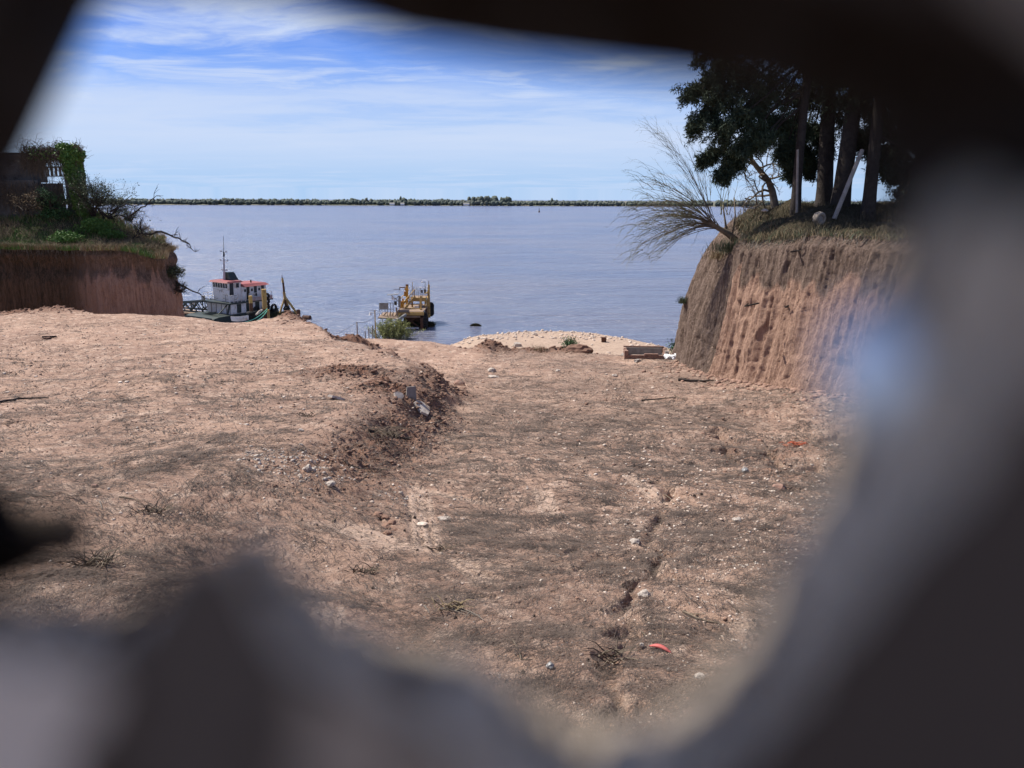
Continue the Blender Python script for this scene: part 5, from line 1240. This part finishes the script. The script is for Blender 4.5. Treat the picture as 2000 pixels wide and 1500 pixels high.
    part('lamp_head', 'white', lambda b: b.box(tuple(L(824.6, 551, 85)), (.2, .16, .12)))
    part('flag_pole', 'yellow', lambda b: b.bar(L(805.5, 579, 84.6), L(805.5, 551, 84.6), .05))
    for px, y0, y1 in ((824, 566, 572), (830, 565, 572)): part('float_switch', 'dark', lambda b: b.tube([L(px, y1, 84.5), L(px, y0, 84.5)], .1, 8))
    part('notice_board', 'white', lambda b: b.box(tuple(L(814, 600, 83.4)), (.46, .04, .26)))
    part('cross_rail', 'rust', lambda b: b.bar(L(800, 594, 84), L(826, 594, 84), .1))
    part('cross_rail', 'yellow', lambda b: b.bar(L(780, 601, 81.2), L(824, 603, 81.2), .07))
    # sheltered gangway to the shore side
    part('gangway', 'planks', lambda b: b.hexa([L(738, 622, 79), L(776, 624, 79), L(782, 612, 83), L(748, 612, 83)], [L(738, 620, 79), L(776, 622, 79), L(782, 610, 83), L(748, 610, 83)]))
    for px in (741, 746, 752, 757, 763, 768): part('gangway_post', 'steel', lambda b: b.bar(L(px, 620, 80), L(px, 592, 80), .05))
    for py in (592, 604): part('gangway_rail', 'steel', lambda b: b.bar(L(741, py, 80), L(769, py, 80), .05))
    part('gangway_panel', 'steel', lambda b: b.box(tuple(L(750, 598, 80)), (.9, .04, .58)))
    part('shelter_roof', 'steel', lambda b: b.hexa([L(756, 577, 81.4), L(778, 575.5, 81.4), L(779, 574, 83), L(757, 575.5, 83)], [L(756, 576, 81.4), L(778, 574.5, 81.4), L(779, 573, 83), L(757, 574.5, 83)]))
    part('shelter_post', 'steel', lambda b: b.tube([L(780, 600, 82), L(780.5, 578, 82)], .14, 8))
    part('shelter_brace', 'rust', lambda b: (b.bar(L(779, 589, 82), L(764, 577, 82), .07), b.bar(L(779, 578, 82), L(769, 587, 82), .06)))
    part('shelter_lamp', 'white', lambda b: b.blob(tuple(L(767, 582, 81.6)), (.14, .14, .2), 1, .05, 1)); part('control_box', 'dark', lambda b: b.box(tuple(L(772.5, 592, 81.5)), (.26, .22, .4)))
    for (p0, p1, w) in (((776, 620), (774, 601), .16), ((768, 622), (780, 604), .1), ((757, 628), (763, 609), .1), ((762, 628), (768, 610), .1), ((745, 620), (756, 609), .09)): part('strut', 'planks', lambda b: b.bar(L(*p0, 80), L(*p1, 80.5), w))
    part('discharge_pipe', 'steel', lambda b: b.tube([L(758, 638, 77), L(792, 615, 80.6)], .16, 10)); part('pipe_flange', 'steel', lambda b: b.tube([L(774, 627, 78.6), L(776, 625.7, 78.8)], .22, 10))
    for px, y0, y1, D in ((829, 614, 640, 81.2), (841.5, 595, 613, 86.8)):
        n = 5
        for i in range(n):
            q = L(px, y0+(y1-y0)*(i+.5)/n, D); b = MB(); b.ring(tuple(q), .26, .15, Matrix.Rotation(R(80), 3, 'X')@Matrix.Rotation(R(30), 3, 'Y')); b.build('tyre_fender', M['tyre'], e)
    part('rubbing_timber', 'rust', lambda b: b.box(tuple(L(824, 630, 81)), (.3, .22, 1.6)))
    part('water_float', 'white', lambda b: b.tube([L(790, 641.5, 81), L(818, 641, 81)], .09, 8))
    tag(e, 'weathered yellow steel landing dock standing in the river', 'dock')
dock()
raft('floating_weed', 773, 822, 632, 83.5, 'dark weed gathered beneath the yellow dock', 1.6)
def lamp_post():
    D = 74.0; t = at(732, 606, D); x = t.x; zb = float(zg(np.array(x), np.array(D)))-.3; e = empty('lamp_post', (x, D, zb))
    b = MB(); b.tube([(0, 0, 0), (0, 0, t.z-zb)], [.07, .05], 7); b.build('pole', M['yellow'], e)
    q = at(723, 611, D)-e.location; b = MB(); b.bar((0, 0, q.z), (q.x, 0, q.z), .045); b.bar((-.5, 0, t.z-zb-.02), (.2, 0, t.z-zb), .035); b.build('arm', M['steel'], e)
    b = MB(); b.tube([(q.x, 0, q.z+.05), (q.x, 0, q.z-.08), (q.x, 0, q.z-.22)], [.05, .09, .16], 9); b.build('shade', M['white'], e)
    tag(e, 'thin yellow lamp post with a hanging white lamp beside the willow bush', 'lamp post')
lamp_post()
def shore_post(px, y0, D, r, label, py=None):
    t = at(px, y0, D); zb = float(zg(np.array(t.x), np.array(D)))-.3; b = MB(); b.tube([(0, 0, 0), (0, 0, t.z-zb)], r, 6); o = b.build('shore_post', M['pole'], loc=(t.x, D, zb)); tag(o, label, 'post'); return t
T1 = shore_post(697, 629, 68, .055, 'tallest grey post on the bank before the water')
for px, y0, lab in ((713, 647, 'shortest leaning stake between post and lamp'), (720, 642, 'middle stake of three near the lamp post'), (727, 637, 'stake closest to the yellow lamp post')): shore_post(px, y0, 71, .05, lab)
line(T1, at(732, 618, 74), .02, .25, 'steel', 'overhead_wire', 'thin wire from the tallest post to the lamp post', 'wire')
line(T1, at(655, 652, 70), .018, .1, 'steel', 'overhead_wire', 'thin wire running down from the tallest post to the bank', 'wire')
def willow_bush():
    D = 75.5; o = at(768, 660, D); rr = random.Random(8); e = empty('willow_bush', (o.x, D, .0)); b = MB(); C = []
    for k in range(150):
        a = Vector((rr.gauss(0, .75), rr.gauss(0, .5), 0)); t = a+Vector((a.x*.5+rr.gauss(-.1, .35), rr.gauss(0, .3), rr.uniform(.9, 2.35)*(1-.25*abs(a.x)))); m_ = a.lerp(t, .5)+Vector((rr.gauss(0, .1), 0, 0)); b.tube([a, m_, t], [.02, .014, .006], 3, False)
        for i in range(20): u = rr.uniform(.1, 1); q = a.lerp(m_, u*2) if u < .5 else m_.lerp(t, u*2-1); C.append((q.x+rr.gauss(0, .08), q.y+rr.gauss(0, .08), q.z+rr.gauss(0, .08)))
    b.build('stem_work', M['twig'], e); C = np.repeat(np.array(C), 2, 0); V, F = leaf_quads(C, RNG.uniform(.14, .28, len(C)), -.9, .22); fastmesh('foliage', V, F, M['willow'], parent=e); tag(e, 'yellow green willow bush in front of the dock', 'bush')
willow_bush()

# ------------------------------------------------------------------ the broken wall the view is taken through
def wall():
    PHI = R(14); nrm = Vector((math.sin(PHI), math.cos(PHI), 0)); tan_ = Vector((math.cos(PHI), -math.sin(PHI), 0)); C = Vector((0, 0, EYE))
    DN, DF = .021, .047           # the wall starts 1.7 cm in front of the lens and is 3 cm thick
    pairs = [((190, 20), (60, -250)), ((230, -15), (150, -350)), ((400, -15), (380, -400)), ((560, 0), (600, -380)), ((800, 80), (850, -300)), ((1000, 112), (1100, -250)), ((1300, 150), (1450, -150)), ((1500, 175), (1750, -80)),
             ((1690, 230), (2100, 50)), ((1745, 330), (2250, 250)), ((1745, 480), (2150, 430)), ((1705, 620), (2060, 600)), ((1665, 720), (1960, 740)), ((1620, 880), (1850, 930)), ((1560, 1050), (1730, 1080)), ((1470, 1220), (1600, 1230)),
             ((1375, 1340), (1490, 1380)), ((1270, 1420), (1370, 1520)), ((1150, 1420), (1200, 1650)), ((1020, 1350), (1000, 1600)), ((900, 1275), (870, 1400)), ((760, 1240), (730, 1370)), ((640, 1200), (590, 1270)), ((575, 1130), (540, 1180)),
             ((515, 1080), (440, 1065)), ((430, 1095), (320, 1085)), ((300, 1180), (255, 1220)), ((180, 1205), (190, 1290)), ((0, 1190), (0, 1280)), ((-150, 1180), (-250, 1290)), ((-220, 900), (-400, 950)), ((-120, 650), (-350, 600)), ((-10, 420), (-250, 350)), ((60, 290), (-120, 100))]
    N0 = len(pairs); SUB = 4
    def onplane(px, py, d):
        r = ray(px, py); return C+r*(d/nrm.dot(r))
    far, near = [], []
    for i in range(N0):
        (f0, n0), (f1, n1) = pairs[i], pairs[(i+1) % N0]
        smooth = 1 <= i+1 <= 8 or i >= 31 or i == 0
        for k in range(SUB):
            t = k/SUB; j = 0 if smooth else 10
            far.append((f0[0]+(f1[0]-f0[0])*t+random.uniform(-j, j), f0[1]+(f1[1]-f0[1])*t+random.uniform(-j, j)))
            near.append((n0[0]+(n1[0]-n0[0])*t+random.uniform(-j, j)*2, n0[1]+(n1[1]-n0[1])*t+random.uniform(-j, j)*2))
    n = len(far); Fp = [onplane(*q, DF) for q in far]; Np = [onplane(*q, DN) for q in near]
    Mp = [a.lerp(b, .5)+nrm*random.uniform(-.003, .003)+Vector((0, 0, random.uniform(-.0015, .0015))) for a, b in zip(Np, Fp)]
    XL, XR, ZB, ZT = -.75, .62, EYE-1.75, EYE+.55
    def corner(s_, z, d): return C+tan_*s_+Vector((0, 0, z-EYE))+nrm*d
    Rn = [corner(a, z, DN) for a, z in ((XL, ZB), (XR, ZB), (XR, ZT), (XL, ZT))]; Rf = [corner(a, z, DF) for a, z in ((XL, ZB), (XR, ZB), (XR, ZT), (XL, ZT))]
    base = Vector((0, DN, ZB)); e = empty('broken_wall', base)
    def loft(name, rings, matk, rng):
        m_ = len(rings[0]); b = MB(); V = [p-base for r_ in rings for p in r_]; F = []
        for a in range(len(rings)-1):
            for i in rng: j = (i+1) % m_; F.append((a*m_+i, a*m_+j, (a+1)*m_+j, (a+1)*m_+i))
        return mk(name, V, F, M[matk], e)
    steel = [i for i in range(n) if i < 10*SUB or i >= 31*SUB]; conc = [i for i in range(n) if i not in steel]
    from mathutils.geometry import tessellate_polygon
    def sheet(name, rect, hole, matk):
        tr = tessellate_polygon([rect, hole]); return mk(name, [p-base for p in rect+hole], [tuple(t) for t in tr], M[matk], e)
    sheet('shade_toned_plaster', Rn, Np, 'darkplaster'); sheet('outer_face', Rf, Fp, 'broken')  # inner face carries its shade as dark colour
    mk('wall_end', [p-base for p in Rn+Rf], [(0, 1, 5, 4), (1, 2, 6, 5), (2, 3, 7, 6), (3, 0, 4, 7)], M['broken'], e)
    loft('steel_plate', [Np, Mp, Fp], 'darksteel', steel)
    loft('broken_concrete_edge', [Np, Mp], 'broken', conc); loft('sun_dimmed_edge', [Mp, Fp], 'outerconcrete', conc)  # edge split by light: shaded half painted lighter, sunlit half darker
    def patch(name, pts, matk, th=.0007):      # thin patches on the inner face, paler colour standing in for light
        P = [onplane(x, y, DN-.0001)-base for x, y in pts]; Q = [onplane(x, y, DN-th)-base for x, y in pts]; k = len(P)
        tr = tessellate_polygon([Q]); mk(name, P+Q, [tuple(i+k for i in t) for t in tr]+[(i, (i+1) % k, k+(i+1) % k, k+i) for i in range(k)], M[matk], e)
    patch('lit_patch', [(-900, 1285), (-250, 1295), (0, 1287), (150, 1296), (215, 1330), (180, 1420), (120, 1480), (150, 1600), (90, 1900), (-900, 1900)], 'paleplaster')
    patch('half_lit_patch', [(600, 1300), (735, 1385), (865, 1412), (1000, 1612), (1200, 1662), (1330, 1600), (1390, 1900), (640, 1900), (560, 1600), (600, 1450)], 'midplaster')
    patch('half_lit_patch', [(2110, 60), (2255, 255), (2160, 430), (2075, 605), (2010, 700), (2300, 900), (2700, 600), (2700, -400), (1800, -400), (1900, -100)], 'midplaster')
    # chips and lumps in the broken edge
    def lump(name, px, py, d, r, matk, seed, sc=(1, 1, 1)):
        p = onplane(px, py, d); b = MB(); b.blob((0, 0, 0), (r*sc[0], r*sc[1], r*sc[2]), seed, .2, 2); o = b.build(name, M[matk], e, True); o.location = p-base
    
    vd = ray(1715, 700).normalized(); fn = (-vd+Vector((-.50, -.80, .22)).normalized()).normalized(); q = fn.to_track_quat('Z', 'Y').to_matrix(); b = MB(); b.blob((0, 0, 0), (.0017, .0027, .00035), 5, .1, 2, q); o = b.build('added_glint_flake', M['flake'], e, True); o.location = onplane(1712, 705, .031)-base  # flake added as a bright spot, turned to mirror low sky to the lens
    lump('lime_chip', 1900, 490, .026, .0011, 'broken', 2, (1, 1, 1.4))
    lump('brick_chip', 790, 1345, .028, .0013, 'redbrown', 3, (1, 1, 1.5)); lump('mortar_lump', 490, 1135, .040, .0022, 'broken', 4, (1, 1, 1.3)); lump('mortar_lump', 720, 1330, .034, .0018, 'broken', 5); lump('mortar_lump', 100, 1290, .036, .0028, 'broken', 6, (1.6, 1, .8))
    # rusted bolt end sticking in from the side
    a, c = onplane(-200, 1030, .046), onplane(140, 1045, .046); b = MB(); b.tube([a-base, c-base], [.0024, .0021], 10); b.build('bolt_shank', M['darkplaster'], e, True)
    a, c = onplane(-60, 960, .044), onplane(15, 1130, .044); b = MB(); b.tube([a-base, c-base], [.0026, .0030], 8); b.build('bolt_head', M['darksteel'], e, True)
    tag(e, 'dark broken concrete and steel wall with a ragged hole close to the lens', 'wall')
wall()
